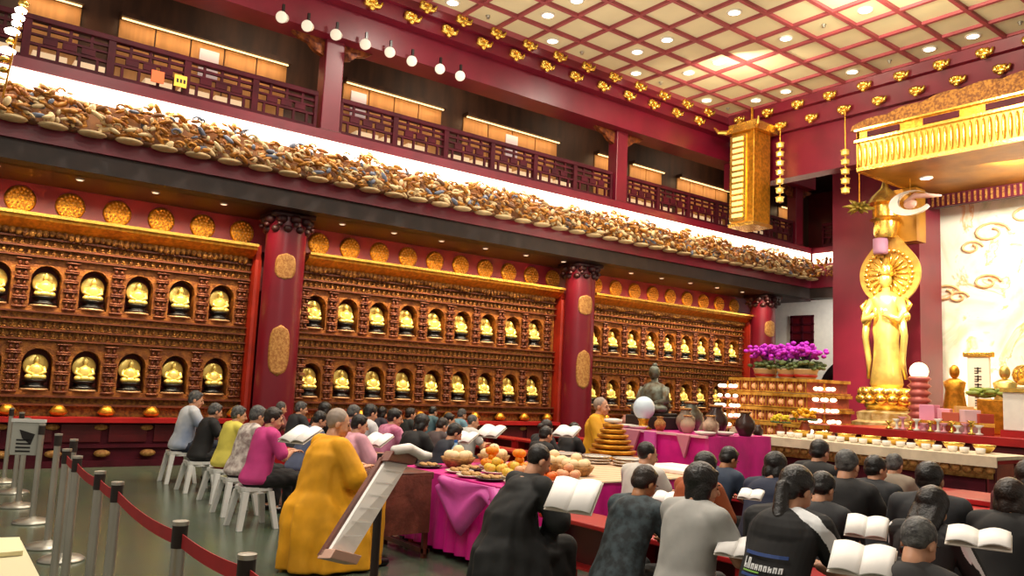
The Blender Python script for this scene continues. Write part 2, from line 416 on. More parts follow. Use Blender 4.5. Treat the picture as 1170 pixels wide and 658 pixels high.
# statues
GOLDS = mat('statue_gold','#ffe27a',.25,.35,var=.08,scale=9)
def statue():
    r = thing('buddha_statue','','statue')
    b = MB()
    b.ell((0,0,.17),(.10,.14,.055),14,7)                       # crossed legs
    b.ell((.04,-.09,.165),(.06,.055,.04),10,6); b.ell((.04,.09,.165),(.06,.055,.04),10,6)
    b.lathe([(.07,.17),(.075,.22),(.082,.29),(.06,.335),(.03,.35),(.025,.37)],(0,0,0),14,1.2)
    b.tube([(0,-.095,.315),(.02,-.12,.24),(.075,-.04,.2)],[.03,.026,.02],8); b.tube([(0,.095,.315),(.02,.12,.24),(.075,.04,.2)],[.03,.026,.02],8)
    b.ell((0,0,.41),(.042,.038,.052),12,8); b.ell((-.01,0,.46),(.02,.02,.022),8,5)
    b.build('figure', GOLDS, r, True)
    h = MB().lathe([(.001,0),(.155,0),(.168,.008),(.155,.018),(.001,.018)],(0,0,0),24,1,Matrix.Rotation(-PI/2,3,'Y'))
    ho = h.build('halo', GOLDS, r, True); ho.location = (-.07,0,.33)
    p = MB().lathe([(.10,0),(.15,.01),(.155,.03),(.11,.045),(.10,.07),(.14,.105),(.15,.12),(.12,.13)],(0,0,0),16,1.1,ripple=.04,rn=8)
    p.build('lotus_pedestal', BLACK, r, True)
    q = MB().lathe([(.16,-.03),(.17,-.02),(.17,-.005),(.15,.0)],(0,0,0),14,1.1); q.build('base_rim', mat('pale_gold','#c9a074',.4,.4), r, True)
    return r
st0 = statue(); first = True
rowname = ['upper','lower']
bayname = ['left-edge cabinet','middle cabinet','far right cabinet']
ordn = ['first','second','third','fourth','fifth','sixth','seventh','eighth','ninth']
for bi, (y0,y1,ys) in enumerate(BAYS):
    for r in range(2):
        for k, yc in enumerate(ys):
            loc = (WX-.08, yc, CELLB[r][0]+.09)
            side = 'from right' if bi == 0 else 'from left'; kk = len(ys)-1-k if bi == 0 else k
            lab = f'gold seated Buddha, {ordn[kk]} {side} in {rowname[r]} niche row of {bayname[bi]}'
            if first: st0.location = loc; st0['label'] = lab; st0['group'] = f'seated Buddhas, {rowname[r]} row of {bayname[bi]}'; first = False
            else:
                o = dup(st0, loc, label=lab); o['group'] = f'seated Buddhas, {rowname[r]} row of {bayname[bi]}'
# medallions on the red wall above the cabinets
md = thing('round_medallion','','medallion')
m = MB().lathe([(.001,-.02),(.2,-.02),(.215,0),(.2,.03),(.17,.035)],(0,0,0),24,1,Matrix.Rotation(PI/2,3,'Y')); m.build('rim', GOLD, md, True)
m = MB()
for rr, n in ((.0,1),(.06,6),(.115,12),(.165,18)):
    for j in range(n):
        a = 2*PI*j/n; m.ell((.035,rr*math.cos(a),rr*math.sin(a)),(.025,.022,.022),6,4)
m.build('openwork', mat('pearled_gold','#e0a860',.35,.6,var=.2,scale=20), md, True)
first = True
for bi,(ya,n,st) in enumerate([(4.547,9,-.653),(5.95,10,.62),(12.85,9,.645)]):
    for k in range(n):
        loc = (-14.44, (ya+st*k)*1.0, 3.98)
        if loc[1] < .3: continue
        p = {0:'above the left-edge cabinet',1:'above the middle cabinet between the columns',2:'above the far right cabinet'}[bi]
        sd = 'from the right' if bi == 0 else 'from the left'
        lab = f'round openwork gold medallion {p}, {(ordn+["tenth"])[k]} {sd}'
        loc = (-14.0, loc[1]*14/13.6, 3.93)
        if first: md.location = loc; md['label'] = lab; md['group'] = 'round gold medallions'; md['category']='medallion'; first = False
        else: dup(md, loc, label=lab)['group'] = 'round gold medallions'
struct(MB().box(-14.06,-4,3.64,-14.0,19.2,4.2).build('trim_21', mat('plum_red','#7a1a34',.45,var=.15,scale=2)))
# soffit lights
sl = thing('soffit_light','small round recessed light in the red soffit under the gallery','ceiling light',(-13.1,.9,4.2),0,'soffit lights')
MB().lathe([(.06,0),(.06,-.012),(.045,-.015)],n=14).build('trim_ring', WHITE, sl, True); MB().lathe([(.001,-.014),(.045,-.014),(.045,-.018),(.001,-.018)],n=14).build('lens', LAMPD, sl)
for k in range(1,18):
    dup(sl,(-13.1,.9+1.05*k,4.2))
# columns
def column(y, lab):
    c = thing('red_column', lab, 'column', (-13.2,y,0))
    MB().lathe([(.335,.42),(.335,4.2)],n=32).build('shaft', mat('column_red','#6c1022',.32,var=.1,scale=2), c, 2)
    MB().lathe([(.35,0),(.37,.05),(.37,.2),(.355,.27),(.345,.34),(.35,.40),(.335,.44)],n=32).build('plinth', MAROON, c, True)
    for zz, hh in ((3.28,.22),(1.88,.42)):
        g = MB(); n = 9
        rs = []
        for i in range(13):
            t = -1+2*i/12; w = .165*(1-abs(t)**3.2)**.5+.01; ring = []
            for j in range(n): 
                a = (-1+2*j/(n-1))*w/.34*1.0; ring.append((.342*math.cos(a-.3),.342*math.sin(a-.3),zz+hh*t))
            rs.append(ring)
        g.rings(rs, cap=False, closed=False)
        o = g.build('gold_plaque', GOLDP, c, True)
        s = o.modifiers.new('solid','SOLIDIFY'); s.thickness = .02; s.offset = 1
    k = MB()
    for j in range(10):
        a = 2*PI*j/10
        for q,(rr,z,s) in enumerate([(.36,4.08,.1),(.33,3.92,.08),(.42,3.98,.05)]):
            k.ell((rr*math.cos(a+q*.3),rr*math.sin(a+q*.3),z),(s,s,s*.8),8,5)
    k.box(-.36,-.36,4.12,.36,.36,4.2)
    tag(k.build('carved_capital', mat('capital_dark','#3a0c12',.5,var=.3), c, True), 'dark carved capital')
    return c
column(5.18,'nearest big round red column with gold plaques, between two shrine cabinets')
column(12.0,'middle round red column with gold plaques, left of the far yellow-robed monk')
column(18.75,'farthest round red column, at the end of the last shrine cabinet')
# ================================================================= gallery above
struct(MB().box(-14.6,-4,5.44,-14.5,24,8.1).build('wall_gallery', BROWN))
struct(MB().box(-14.6,-4,8.0,-12.3,23,8.1).build('trim_22', DARK))
posts = []
for i, y in enumerate([-1.3, 5.52, 12.5, 19.4]):
    p = thing('gallery_post', ['square red gallery post beyond the left edge','square red gallery post above the nearest red column','square red gallery post above the middle red column','square red gallery post at the far end of the gallery'][i], 'post', (FX-.14,y,5.44))
    MB().box(-.14,-.17,0,.14,.17,1.8).build('shaft', RED, p, bevel=.015)
    MB().box(-.16,-.2,0,.16,.2,.2).build('foot', REDD, p, bevel=.01)
    for s in (-1,1):
        k = MB(); k.prism([(s*.17,1.79),(s*.75,1.79),(s*.62,1.70),(s*.45,1.66),(s*.35,1.56),(s*.17,1.5)],-.05,.05,'x')
        k.build('corner_bracket', mat('bracket_bronze','#8a4a1e',.45,.4,col2='#4e1a10',scale=14,bump=.4), p)
# railing sections
def railing(y0, y1, lab, ax='y', X=FX-.12):
    r = thing('gallery_railing', lab, 'railing', (X,y0,5.6) if ax=='y' else (y0,X,5.6), 0 if ax=='y' else -PI/2, 'gallery railing sections')
    L = y1-y0
    def bx(m, a, b, z0, z1, t): m.box(-t,a,z0,t,b,z1)
    m = MB(); bx(m,0,L,.60,.68,.06); m.build('handrail', MAROON, r, bevel=.01)
    m = MB(); bx(m,0,L,0,.1,.04); m.build('bottom_rail', MAROON, r)
    n = max(1,round(L/1.15)); w = L/n
    for i in range(n+1):
        m = MB(); bx(m,max(0,i*w-.05),min(L,i*w+.05),0,.62,.05)
        m.build('baluster_post', MAROON, r)
    m = MB()
    for i in range(n):
        a, b = i*w+.05, (i+1)*w-.05
        bx(m,a,b,.50,.54,.025); bx(m,a,b,.40,.43,.025); bx(m,a,b,.26,.30,.025)
        for q in (.22,.5,.78): y = a+(b-a)*q; bx(m,y-.02,y+.02,.4,.6,.02)
        for q in (.12,.36,.64,.88): y = a+(b-a)*q; bx(m,y-.02,y+.02,.08,.3,.02)
        for q in (.25,.5,.75): y = a+(b-a)*q; bx(m,y-.09,y+.09,.31,.40,.02)
    m.build('fretwork', MAROON, r)
    return r
for i,(a,b) in enumerate([(-1.1,5.3),(5.72,12.28),(12.72,19.2)]):
    railing(a, b, ['dark red fretwork railing of the gallery at the upper left','dark red fretwork railing of the middle gallery bay','dark red fretwork railing of the far gallery bay'][i])
railing(-12.2,-8.2,'dark red fretwork railing of the short gallery over the doorway by the altar','x',20.05)
# lit niches on the gallery wall: fluted gold-lit screens with a warm strip light above
def screen(y0, y1, lab, sign=None):
    s = thing('lit_wall_screen', lab, 'wall screen', (-14.5,y0,5.9), 0, 'lit screens along the gallery wall')
    L = y1-y0; n = max(1,round(L/.62)); w = L/n
    for i in range(n):
        rs = []
        m = MB(); m.box(.0,i*w+.012,0,.03,(i+1)*w-.012,1.42)
        m.build('panel', mat('silk_panel','#b98248',.6,var=.12,scale=3,stretch=(1,3,.3)), s, bevel=.008)
    MB().box(-.0,0,1.42,.22,L,1.5).build('light_shelf', BROWN, s)
    MB().box(.12,.03,1.395,.15,L-.03,1.415).build('strip_light', LEDW, s)
    if sign is not None:
        m = MB().box(.035,sign-.17,.75,.06,sign+.17,1.3); tag(m.build('pale_poster', mat('lilac_paper','#cfc6dc',.6), s),'pale lilac poster')
    a = bpy.data.lights.new('strip','AREA'); a.shape = 'RECTANGLE'; a.size = L-.1; a.size_y = .06; a.energy = 3.6*L; a.color = (1,.72,.4)
    ao = bpy.data.objects.new('strip_light_source', a); COL.objects.link(ao); ao.location = (-14.27,(y0+y1)/2,7.28)
    ao.rotation_euler = Matrix(((0,.5,-.2),(1,0,0),(0,0,1))).to_euler() if 0 else (0,math.radians(-12),PI/2) if 0 else Vector((-.35,0,-1)).to_track_quat('-Z','Y').to_euler()
    ao.rotation_euler = (Vector((-.3,0,-1)).to_track_quat('-Z','Y').to_matrix()@Matrix.Rotation(PI/2,3,'Z') if False else Vector((-.3,0,-1)).to_track_quat('-Z','Y').to_matrix()).to_euler()
    # long side must run along Y
    z = Vector((.3,0,1)).normalized(); x = Vector((0,1,0)); yv = z.cross(x)
    ao.rotation_euler = Matrix((x,yv,z)).transposed().to_euler()
    return s
def yy(px, py): return atx(px, py, -14.45).y
scr = [((20,5),(95,8),None),((137,15),(328,90),(240,55)),((393,90),(505,140),(410,110)),((530,132),(637,178),(585,155)),((680,175),(708,185),(702,185)),((720,190),(757,205),None),((774,205),(832,235),None),((890,232),(905,240),None)]
labs = ['lit gold wall screen at the top left corner above the gallery railing','longest lit gold wall screen, in the upper left gallery bay','lit gold wall screen just right of the first gallery post','lit gold wall screen in the middle of the gallery','short lit gold wall screen left of the second gallery post','short lit gold wall screen right of the second gallery post','lit gold wall screen behind the hanging gold banner','narrow lit gold wall screen right of the hanging gold banner']
for (a,b,s),l in zip(scr,labs):
    y0 = yy(*a); y1 = yy(*b); screen(y0, y1, l, (yy(*s)-y0) if s else None)
# long low display cases behind the railing
dc = thing('display_case','low lit display case behind the gallery railing','display case',(-13.6,.6,5.44),0,'display cases in the gallery')
MB().box(-.25,0,0,.25,1.7,.45).build('body', MAROON, dc, bevel=.01)
m = MB(); [m.box(-.2,.05+.55*i,.46,.2,.5+.55*i,.62) for i in range(3)]; m.build('glass_box', mat('goods_lit_glow','#c9a888',.5,emit='#ffd9a8',es=.5), dc)  # emission in the goods' colour stands in for light falling on them
for y in (2.7,6.4,8.5,10.2,13.6,15.6,17.6): dup(dc,(-13.6,y,5.44))
for px,py,c,l in [(180,88,'#d8602a','small orange sign plate on the gallery railing, upper left'),(206,93,'#f0c040','small yellow sign plate with dark marks on the gallery railing')]:
    p = atx(px,py,-12.5); s = thing('sign_plate', l, 'sign', p)
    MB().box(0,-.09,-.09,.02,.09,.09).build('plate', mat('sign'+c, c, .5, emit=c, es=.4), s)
    if c == '#f0c040':
        m = MB(); [m.box(.02,-.06+.05*i,-.03,.024,-.03+.05*i,.03) for i in range(3)]; m.build('mark', DARK, s)
# spotlights on the beam
def spot(loc, lit, lab):
    s = thing('spotlight', lab, 'spotlight', loc, 0, 'stage spotlights on the gallery beam' )
    MB().box(-.02,-.02,.1,.02,.02,.22).build('bracket_arm', BLACK, s)
    R = Vector((1,-.75,-.45)).to_track_quat('Z','Y').to_matrix()
    MB().lathe([(.055,-.12),(.075,-.1),(.085,.05),(.095,.07),(.085,.075)],(0,0,0),16,1,R).build('housing', WHITE, s, True)
    MB().lathe([(.001,.06),(.085,.06),(.085,.074),(.001,.074)],(0,0,0),16,1,R).build('lens', LAMP if lit else LAMPD, s)
    return s
for i,(x,y,l) in enumerate([(323,20,0),(352,30,1),(384.6,40,1),(418,51,0),(446,60,1),(471,70,0),(503,79,1),(526,87,1)]):
    spot(atx(x,y,-12.15), l, ('lit' if l else 'dim')+' white spotlight under the gallery beam, '+['leftmost','second from the left','third from the left, above the first post','fourth from the left','fifth from the left','sixth from the left','seventh from the left','rightmost of the row'][i])
# ================================================================= the altar side
# pier, white wall with doorway, mural, canopy
struct(MB().box(-10.45,17.6,0,-8.4,18.6,8.0).build('wall_pier', mat('pier_red','#6c1028',.4,var=.1,scale=2)))
struct(MB().box(-14.6,21.0,0,-8.4,21.1,4.3).build('wall_white', WHITE))
wa = aty(905,362,20.96); wb = aty(929,398,20.96); wx0, wx1, wz0, wz1 = wa.x, wb.x, wb.z, wa.z
struct(MB().box(wx0,20.96,wz0,wx1,21.0,wz1).build('window_1', REDD))
fr = MB()
for i in range(5): z = wz0+(wz1-wz0)*i/4; fr.box(wx0-.04,20.92,z-.03,wx1+.04,20.95,z+.03)
for x in (wx0,(wx0+wx1)/2,wx1): fr.box(x-.03,20.92,wz0,x+.03,20.95,wz1)
struct(fr.build('trim_23', MAROON))
arc = [( -11.6+1.1*math.cos(t), 1.5+1.15*math.sin(t)) for t in [PI*i/16 for i in range(17)]]
arc2 = [( -11.6+.92*math.cos(t), 1.5+.97*math.sin(t)) for t in [PI*i/16 for i in range(17)]]
m = MB()
outer = [(-10.5,0)]+arc+[(-12.7,0)]; inner = [(-10.68,0)]+arc2+[(-12.52,0)]
n = len(outer)
m.add([(p[0],20.6,p[1]) for p in outer]+[(p[0],20.6,p[1]) for p in inner]+[(p[0],20.96,p[1]) for p in outer]+[(p[0],20.96,p[1]) for p in inner],
      [(j,j+1,n+j+1,n+j) for j in range(n-1)]+[(2*n+j,2*n+j+1,j+1,j) for j in range(n-1)]+[(n+j,n+j+1,3*n+j+1,3*n+j) for j in range(n-1)])
struct(m.build('door_1', BLACK)); struct(MB().box(-12.5,20.9,0,-10.7,20.95,2.0).build('trim_24', REDD))
# mural
def mural_mat():
    m = bpy.data.materials.new('cloud_mural'); m.use_nodes = True; nt = m.node_tree; b = nt.nodes['Principled BSDF']
    tc = nt.nodes.new('ShaderNodeTexCoord'); n1 = nt.nodes.new('ShaderNodeTexNoise'); n1.inputs['Scale'].default_value = .9; n1.inputs['Detail'].default_value = 5; n1.inputs['Distortion'].default_value = 2.2
    nt.links.new(tc.outputs['Object'], n1.inputs['Vector']); r = nt.nodes.new('ShaderNodeValToRGB')
    r.color_ramp.elements[0].position = .33; r.color_ramp.elements[0].color = lin('#d8dcb8')
    e = r.color_ramp.elements[1]; e.position = .47; e.color = lin('#fbf4dc')
    for p, c in ((.56,'#fdf6e4'),(.60,'#eeb878'),(.63,'#fdf2d8'),(.72,'#f6d8a0')):
        q = r.color_ramp.elements.new(p); q.color = lin(c)
    nt.links.new(n1.outputs['Fac'], r.inputs['Fac']); nt.links.new(r.outputs['Color'], b.inputs['Base Color']); b.inputs['Roughness'].default_value = .6
    return m
mu = thing('painted_mural','brightly lit pale mural of swirling clouds behind the altar','mural',(-9.0,19.0,1.4))
MB().box(0,0,0,7,.1,4.75).build('panel', mural_mat(), mu)
MB().box(-.05,-.1,4.75,7,.12,5.15).build('gilded_border', mat('mural_gold','#d9a640',.4,.5,var=.3,scale=5,bump=.3), mu)
MB().box(0,-.1,-.2,7,.12,.02).build('lower_border', GOLD, mu); MB().box(0,-.05,-1.4,7,.1,-.2).build('dado_panel', REDD, mu)
for cx, cz, s in ((1.5,3.9,.4),(2.2,4.2,.3),(1.1,3.6,.25),(.5,2.6,.35),(1.4,2.8,.3),(.8,2.5,.22)):
    mc = MB(); mc.tube([(cx+s*math.cos(a)*(1-a/12), -.03, cz+s*.6*math.sin(a)*(1-a/12)) for a in [i*.5 for i in range(16)]], .028, 6)
    mc.build('cloud_relief', mat('relief_peach','#eebf86',.5), mu, True)
# canopy
cn = thing('gilded_canopy','wide gilded canopy with fluted front and wavy crest over the altar','canopy',(-8.35,15,6.08))
FLU = mat('fluted_gold','#e6b24a',.35,.6,var=.25,scale=5,stretch=(4,1,.3))
MB().box(0,.0,.0,7,.08,.55).build('front_board', FLU, cn)
m = MB(); x = .05
while x < 6.9: m.ell((x,-.02,.28),(.035,.03,.24),8,5); x += .11
tag(m.build('fluting', GOLDB, cn, True), kind='stuff')
MB().box(-.05,-.06,.55,7,.1,.60).build('lower_moulding', GOLDB, cn); MB().box(-.05,-.06,.78,7,.1,.82).build('upper_moulding', GOLDB, cn)
MB().box(-.02,.0,.6,7,.06,.78).build('fascia', GOLD, cn)
for k in range(6): MB().box(.2+1.1*k,-.02,.63,.85+1.1*k,.0,.75).build('recessed_panel', MAROON, cn)
pts = [(-.15,.82)]+[(x*.1-.1,.92+.22*min(1,x*.1/2)+.05*abs(math.sin(x*.45))) for x in range(0,71)]+[(7,.82)]
MB().prism(pts, -.03, .05, 'y').build('wavy_crest', GOLDC, cn)
MB().box(.0,0,-.03,7,3.0,.02).build('soffit', mat('soffit_gold','#a8741e',.38,.5,col2='#7c5012',scale=1.2,bump=.25), cn)
MB().box(-.03,0,-.05,.03,3.0,.82).build('side_board', GOLD, cn)
MB().box(.0,-.06,-.05,7,.0,.02).build('front_edge', GOLDB, cn)
MB().box(.0,2.9,-.3,7,3.05,-.0).build('rear_beam', MAROON, cn)
m = MB(); [m.box(.1+.11*k,2.88,-.28,.14+.11*k,2.9,-.06) for k in range(60)]; tag(m.build('rear_carving', GOLDC, cn), kind='stuff')
p = atz(1058,203,6.05); d = dup(dlr, (p.x,p.y,6.05), label='round white downlight in the gilded canopy soffit over the altar'); 
if 'group' in d: del d['group']
# crescent cloud ornament
q = aty(1040,232,16.2); cr = thing('cloud_ornament','white crescent-shaped ornament hanging under the canopy, left of the mural','ornament',q)
m = MB()
def cres(R0, r0, off, m, c=(0,0)):
    o = [(c[0]+R0*math.cos(t)*1.35, c[1]+R0*math.sin(t)*.8) for t in [.5+5.3*i/20 for i in range(21)]]
    i_ = [(c[0]+off+r0*math.cos(t)*1.35, c[1]+.04+r0*math.sin(t)*.8) for t in [.62+5.05*i/20 for i in range(20,-1,-1)]]
    n = 21; v = []
    for yv in (-.04,.04): v += [(p[0],yv,p[1]) for p in o]+[(p[0],yv,p[1]) for p in i_]
    f = []
    for j in range(20):
        a,b,c1,d1 = j,j+1,41-j-1,41-j
        f += [(a,b,c1,d1),(42+d1,42+c1,42+b,42+a),(a,42+a,42+b,b),(d1,c1,42+c1,42+d1)]
    m.add(v,f)
cres(.32,.24,.08,m); m.build('crescent', WHITE, cr)
m = MB(); m.tube([(-.1,0,.02),(.1,0,.14),(.35,0,.1),(.62,0,.06)],[.05,.06,.05,.02],8); m.ell((0,0,-.02),(.14,.06,.1),10,6); m.build('cloud_curl', mat('pale_rose','#d8a898',.5), cr, True)
MB().tube([(0,0,.1),(0,0,.0-q.z+6.05)],.012,6).build('hanging_wire', GOLD, cr)
# hanging gold banner
bn = thing('hanging_gold_banner','tall square hanging banner box, brilliant gold, left of the altar','banner',(-11.15,15.5,5.35))
MB().box(-.42,-.33,.05,.2,.3,2.2).build('box_body', GOLD, bn, bevel=.01)
MB().box(-.44,-.36,.1,.0,-.33,2.15).build('bright_front', GOLDB, bn)
m = MB()
for k in range(14): m.box(-.36,-.385,.2+.14*k,-.08,-.36,.28+.14*k); 
m.build('script_relief', mat('relief_lit_glow','#fff0b0',.3,.5,emit='#ffe28a',es=.5), bn)  # relief is no lamp; its glow paints the light on the front face
m = MB(); m.box(-.52,-.44,2.2,.34,.4,2.3); m.box(-.46,-.4,2.3,.3,.36,2.42)
for sx in (-.5,.32):
    m.tube([(sx,-.4,2.26),(sx*1.35,-.5,2.28),(sx*1.5,-.56,2.40)],[.06,.05,.02],8)
m.build('roof_cap', GOLDB, bn); MB().box(-.46,-.38,-.02,.24,.34,.06).build('lower_rim', GOLDB, bn)
MB().tube([(-.1,0,2.4),(-.1,0,2.88)],.03,8).build('hanging_rod', GOLD, bn)
def bell_chain(px, y0, y1, Y, lab, sc=1, ztop=None):
    a = aty(px,y0,Y); b = aty(px,y1,Y); c = thing('bell_chain', lab, 'chain of bells', (b.x,Y,b.z), 0, 'hanging chains of gold bells')
    L = a.z-b.z; n = max(3,int(round(L/(.2*sc)))); h = L/n
    MB().tube([(0,0,0),(0,0,(ztop or a.z)-b.z)],.012,6).build('cord', GOLD, c)
    for k in range(n):
        m = MB().lathe([(.04,h*.1),(.085,h*.14),(.085,h*.55),(.11,h*.62),(.03,h*.78)],(0,0,h*k),8); m.build('bell', GOLDS, c, 2)
    return c
bell_chain(838,163,256,15.4,'chain of square gold bells hanging left of the gold banner',ztop=7.7)
bell_chain(891,160,232,15.7,'chain of square gold bells hanging right of the gold banner',ztop=7.7)
bell_chain(966,168,222,15.6,'short chain of gold bells hanging at the left end of the canopy',ztop=7.7)
# standing deity statue
SG = mat('pale_gilding','#f7d778',.28,.7,var=.25,scale=3,bump=.15)
gx, gy = aty(1013,400,16.6).x, 16.6
ds = thing('standing_deity_statue','tall standing gilded deity statue with leaf-shaped halo, in front of red pier','statue',(gx,gy,0.75))
Z = lambda px: aty(1013,px,16.6).z-.75
m = MB(); m.lathe([(.8,0),(.82,.1),(.7,.14),(.72,.3),(.6,.34),(.62,.5),(.45,.55)],(0,0,0),8); m.build('tiered_plinth', mat('ivory_gold','#e0cc98',.45,.3,col2='#b08c48',scale=6), ds, 2)
m = MB()
for lay,(r,z,s) in enumerate([(.5,.78,.15),(.47,.92,.15)]):
    for j in range(14):
        a = 2*PI*(j+.5*lay)/14; m.ell((r*math.cos(a),r*math.sin(a),z),(s*.8,s*.8,.11),8,5)
m.lathe([(.36,.5),(.42,.6),(.5,.75),(.54,1.0),(.3,1.04)],(0,0,0),20); m.build('lotus_base', GOLDB, ds, True)
b = MB()
b.lathe([(.30,1.02),(.34,1.1),(.27,1.6),(.25,2.0),(.28,2.25),(.25,2.45),(.27,2.7),(.3,2.9),(.17,3.02),(.08,3.06),(.08,3.14)],(0,0,0),20,.75,ripple=.05,rn=7)
b.ell((0,-.02,3.3),(.13,.13,.18),14,9); b.ell((0,-.05,2.62),(.2,.16,.14),12,7)
for s in (-1,1):
    b.tube([(s*.28,0,2.88),(s*.40,-.05,2.6),(s*.36,-.2,2.42),(s*.1,-.3,2.55)],[.1,.09,.08,.05],10)
    b.tube([(s*.36,-.1,2.5),(s*.42,-.08,2.1),(s*.36,-.05,1.6),(s*.40,0,1.2)],[.09,.07,.06,.03],8)
    b.ell((s*.06,-.32,2.6),(.035,.03,.09),8,6)
b.build('robed_figure', SG, ds, True)
m = MB(); m.lathe([(.14,3.38),(.17,3.42),(.13,3.5),(.15,3.56),(.08,3.64),(.05,3.74),(.001,3.8)],(0,0,0),14,1,ripple=.08,rn=6); m.build('crown', GOLDB, ds, True)
m = MB(); hz = Z(312)
pts = [(.66*math.cos(t)*(1-.12*max(0,math.sin(t))**3), hz+.66*math.sin(t)+(.28*max(0,math.sin(t))**8)) for t in [2*PI*i/48 for i in range(48)]]
m.prism(pts,.14,.20,'y'); m.build('halo', mat('halo_gold','#d9a94e',.35,.6,var=.2,scale=5), ds)
m = MB()
for j in range(28):
    a = 2*PI*j/28; m.ell((.5*math.cos(a),.11,hz+.5*math.sin(a)),(.05,.03,.05),8,5)
for j in range(18):
    a = 2*PI*j/18; m.tube([(.16*math.cos(a),.11,hz+.16*math.sin(a)),(.42*math.cos(a),.11,hz+.42*math.sin(a))],[.018,.03],6)
m.build('halo_rays', GOLDB, ds, True)
m = MB()
for s in (-1,1):
    m.ell((s*.42,-.05,2.5),(.12,.08,.12),10,6); m.tube([(s*.45,-.05,2.6),(s*.52,-.03,2.75),(s*.42,0,2.9)],[.04,.05,.02],8)
m.build('ribbons', GOLDB, ds, True)
# hanging parasol over the statue
pa = thing('gilded_parasol','tiered gilded cylinder hanging above the standing deity statue','parasol',(gx-.05,16.7,0))
z0 = aty(1005,268,16.7).z; z1 = aty(1005,232,16.7).z
m = MB(); m.lathe([(.2,z0-.1),(.24,z0),(.24,z0+.25),(.32,z0+.3),(.26,z0+.36),(.26,z1-.1),(.38,z1-.05),(.3,z1+.1),(.1,z1+.3),(.03,z1+.5)],(0,0,0),18); m.build('cylinder', GOLDB, pa, 2)
MB().lathe([(.14,z0-.45),(.15,z0-.4),(.15,z0-.12)],(-.06,-.1,0),12).build('silk_drop', mat('lilac_silk','#9a6c84',.6), pa, True)
MB().tube([(0,0,z1+.4),(0,0,6.05)],.02,8).build('hanging_rod', GOLD, pa)
m = MB(); m.box(.1,.1,z0-.2,.62,.5,6.02); m.build('gilded_back_panel', mat('soffit_gold','#a8741e'), pa)
q = aty(982,238,16.0); tw = thing('gold_leaf_spray','spray of green-gold leaves above and left of the standing statue','leaf spray',q)
m = MB()
for j in range(22):
    a = random.uniform(0,2*PI); e = random.uniform(-.6,.9); L = random.uniform(.22,.5)
    d = Vector((math.cos(a)*math.cos(e),.5*math.sin(a)*math.cos(e),math.sin(e)*.7)); m.tube([Vector((0,0,0)),d*L*.5,d*L+Vector((0,0,-.05))],[.02,.05,.008],6)
m.build('leaves', mat('leaf_gold','#96802c',.4,.4,var=.3), tw, True); MB().tube([(0,0,0),(0,0,6.55-q.z)],.015,6).build('hanging_wire', GOLD, tw)
# globe lamp on a ringed stand
q = aty(1050,424,16.0); gl = thing('globe_lamp','glowing round globe lamp on a ringed stand, right of the standing statue','lamp',(q.x,16.0,0))
MB().ell((0,0,q.z),(.17,.17,.17),18,12).build('globe', emat('globe_glow','#ffe8b0',5), gl, True)
m = MB(); zz = .9; pr = [(.3,zz)]
while zz < q.z-.18: pr += [(.16,zz+.03),(.22,zz+.08),(.16,zz+.13)]; zz += .14
m.lathe(pr+[(.08,q.z-.15)],(0,0,0),16); m.build('ringed_stand', mat('rose_gold','#b4605a',.4,.4), gl, True)
# main Buddha statue at the right edge
mb_ = thing('enthroned_buddha_statue','large golden enthroned Buddha at the right edge in front of the mural','statue',(-5.1,17.3,1.0))
m = MB(); m.box(-1.5,-.9,0,1.5,.9,.5); m.box(-1.3,-.8,.5,1.3,.8,.9); m.build('throne', mat('white_gold','#f0dfb0',.35,.5,var=.2,scale=4), mb_, bevel=.03)
m = MB()
for j in range(20):
    a = 2*PI*j/20; m.ell((1.2*math.cos(a),.75*math.sin(a),1.1),(.2,.14,.2),8,6)
m.ell((0,0,1.2),(1.1,.7,.25),20,8); m.build('lotus_seat', GOLDB, mb_, True)
m = MB(); m.ell((0,0,1.55),(1.0,.6,.3),20,8); m.lathe([(.5,1.5),(.48,1.9),(.6,2.4),(.5,2.75),(.2,2.9),(.16,3.0)],(0,0,0),20,.7); m.ell((0,-.03,3.25),(.27,.27,.34),16,10); m.ell((0,0,3.6),(.13,.13,.12),12,7)
for s in (-1,1): m.tube([(s*.55,0,2.6),(s*.78,-.1,2.1),(s*.4,-.5,1.8),(s*.1,-.55,1.8)],[.2,.18,.14,.1],12)
m.build('figure', SG, mb_, True)
m = MB().lathe([(.001,0),(1.0,0),(1.05,.04),(1.0,.08)],(0,.35,3.1),32,1,Matrix.Rotation(PI/2,3,'X')); m.build('halo', GOLD, mb_, True)
# spirit tablet & side figures in front of the mural
q = aty(1118,408,16.2); q2 = aty(1118,470,16.2)
tb = thing('spirit_tablet','upright white and gold tablet with a column of dark characters','tablet',(q.x,16.2,q2.z))
H_ = q.z-q2.z
MB().box(-.2,-.04,0,.2,.04,H_).build('board', mat('ivory','#fbf3dc',.4), tb, bevel=.02)
MB().box(-.26,-.07,H_,.26,.07,H_+.1).build('gilded_top', GOLDB, tb, bevel=.02); MB().box(-.26,-.07,-.1,.26,.07,0.05).build('gilded_foot', GOLDB, tb, bevel=.02); MB().box(-.2,-.12,.75-q2.z,.2,.12,-.1).build('stand', REDB, tb, bevel=.02)
m = MB()
for k in range(5):
    z = H_-.22-k*.15
    m.box(-.06,-.05,z,.06,-.04,z+.018); m.box(-.06,-.05,z-.05,.06,-.04,z-.034); m.box(-.01,-.05,z-.09,.01,-.04,z+.03); m.box(-.06,-.05,z-.09,.0,-.04,z-.075)
m.build('characters', BLACK, tb)
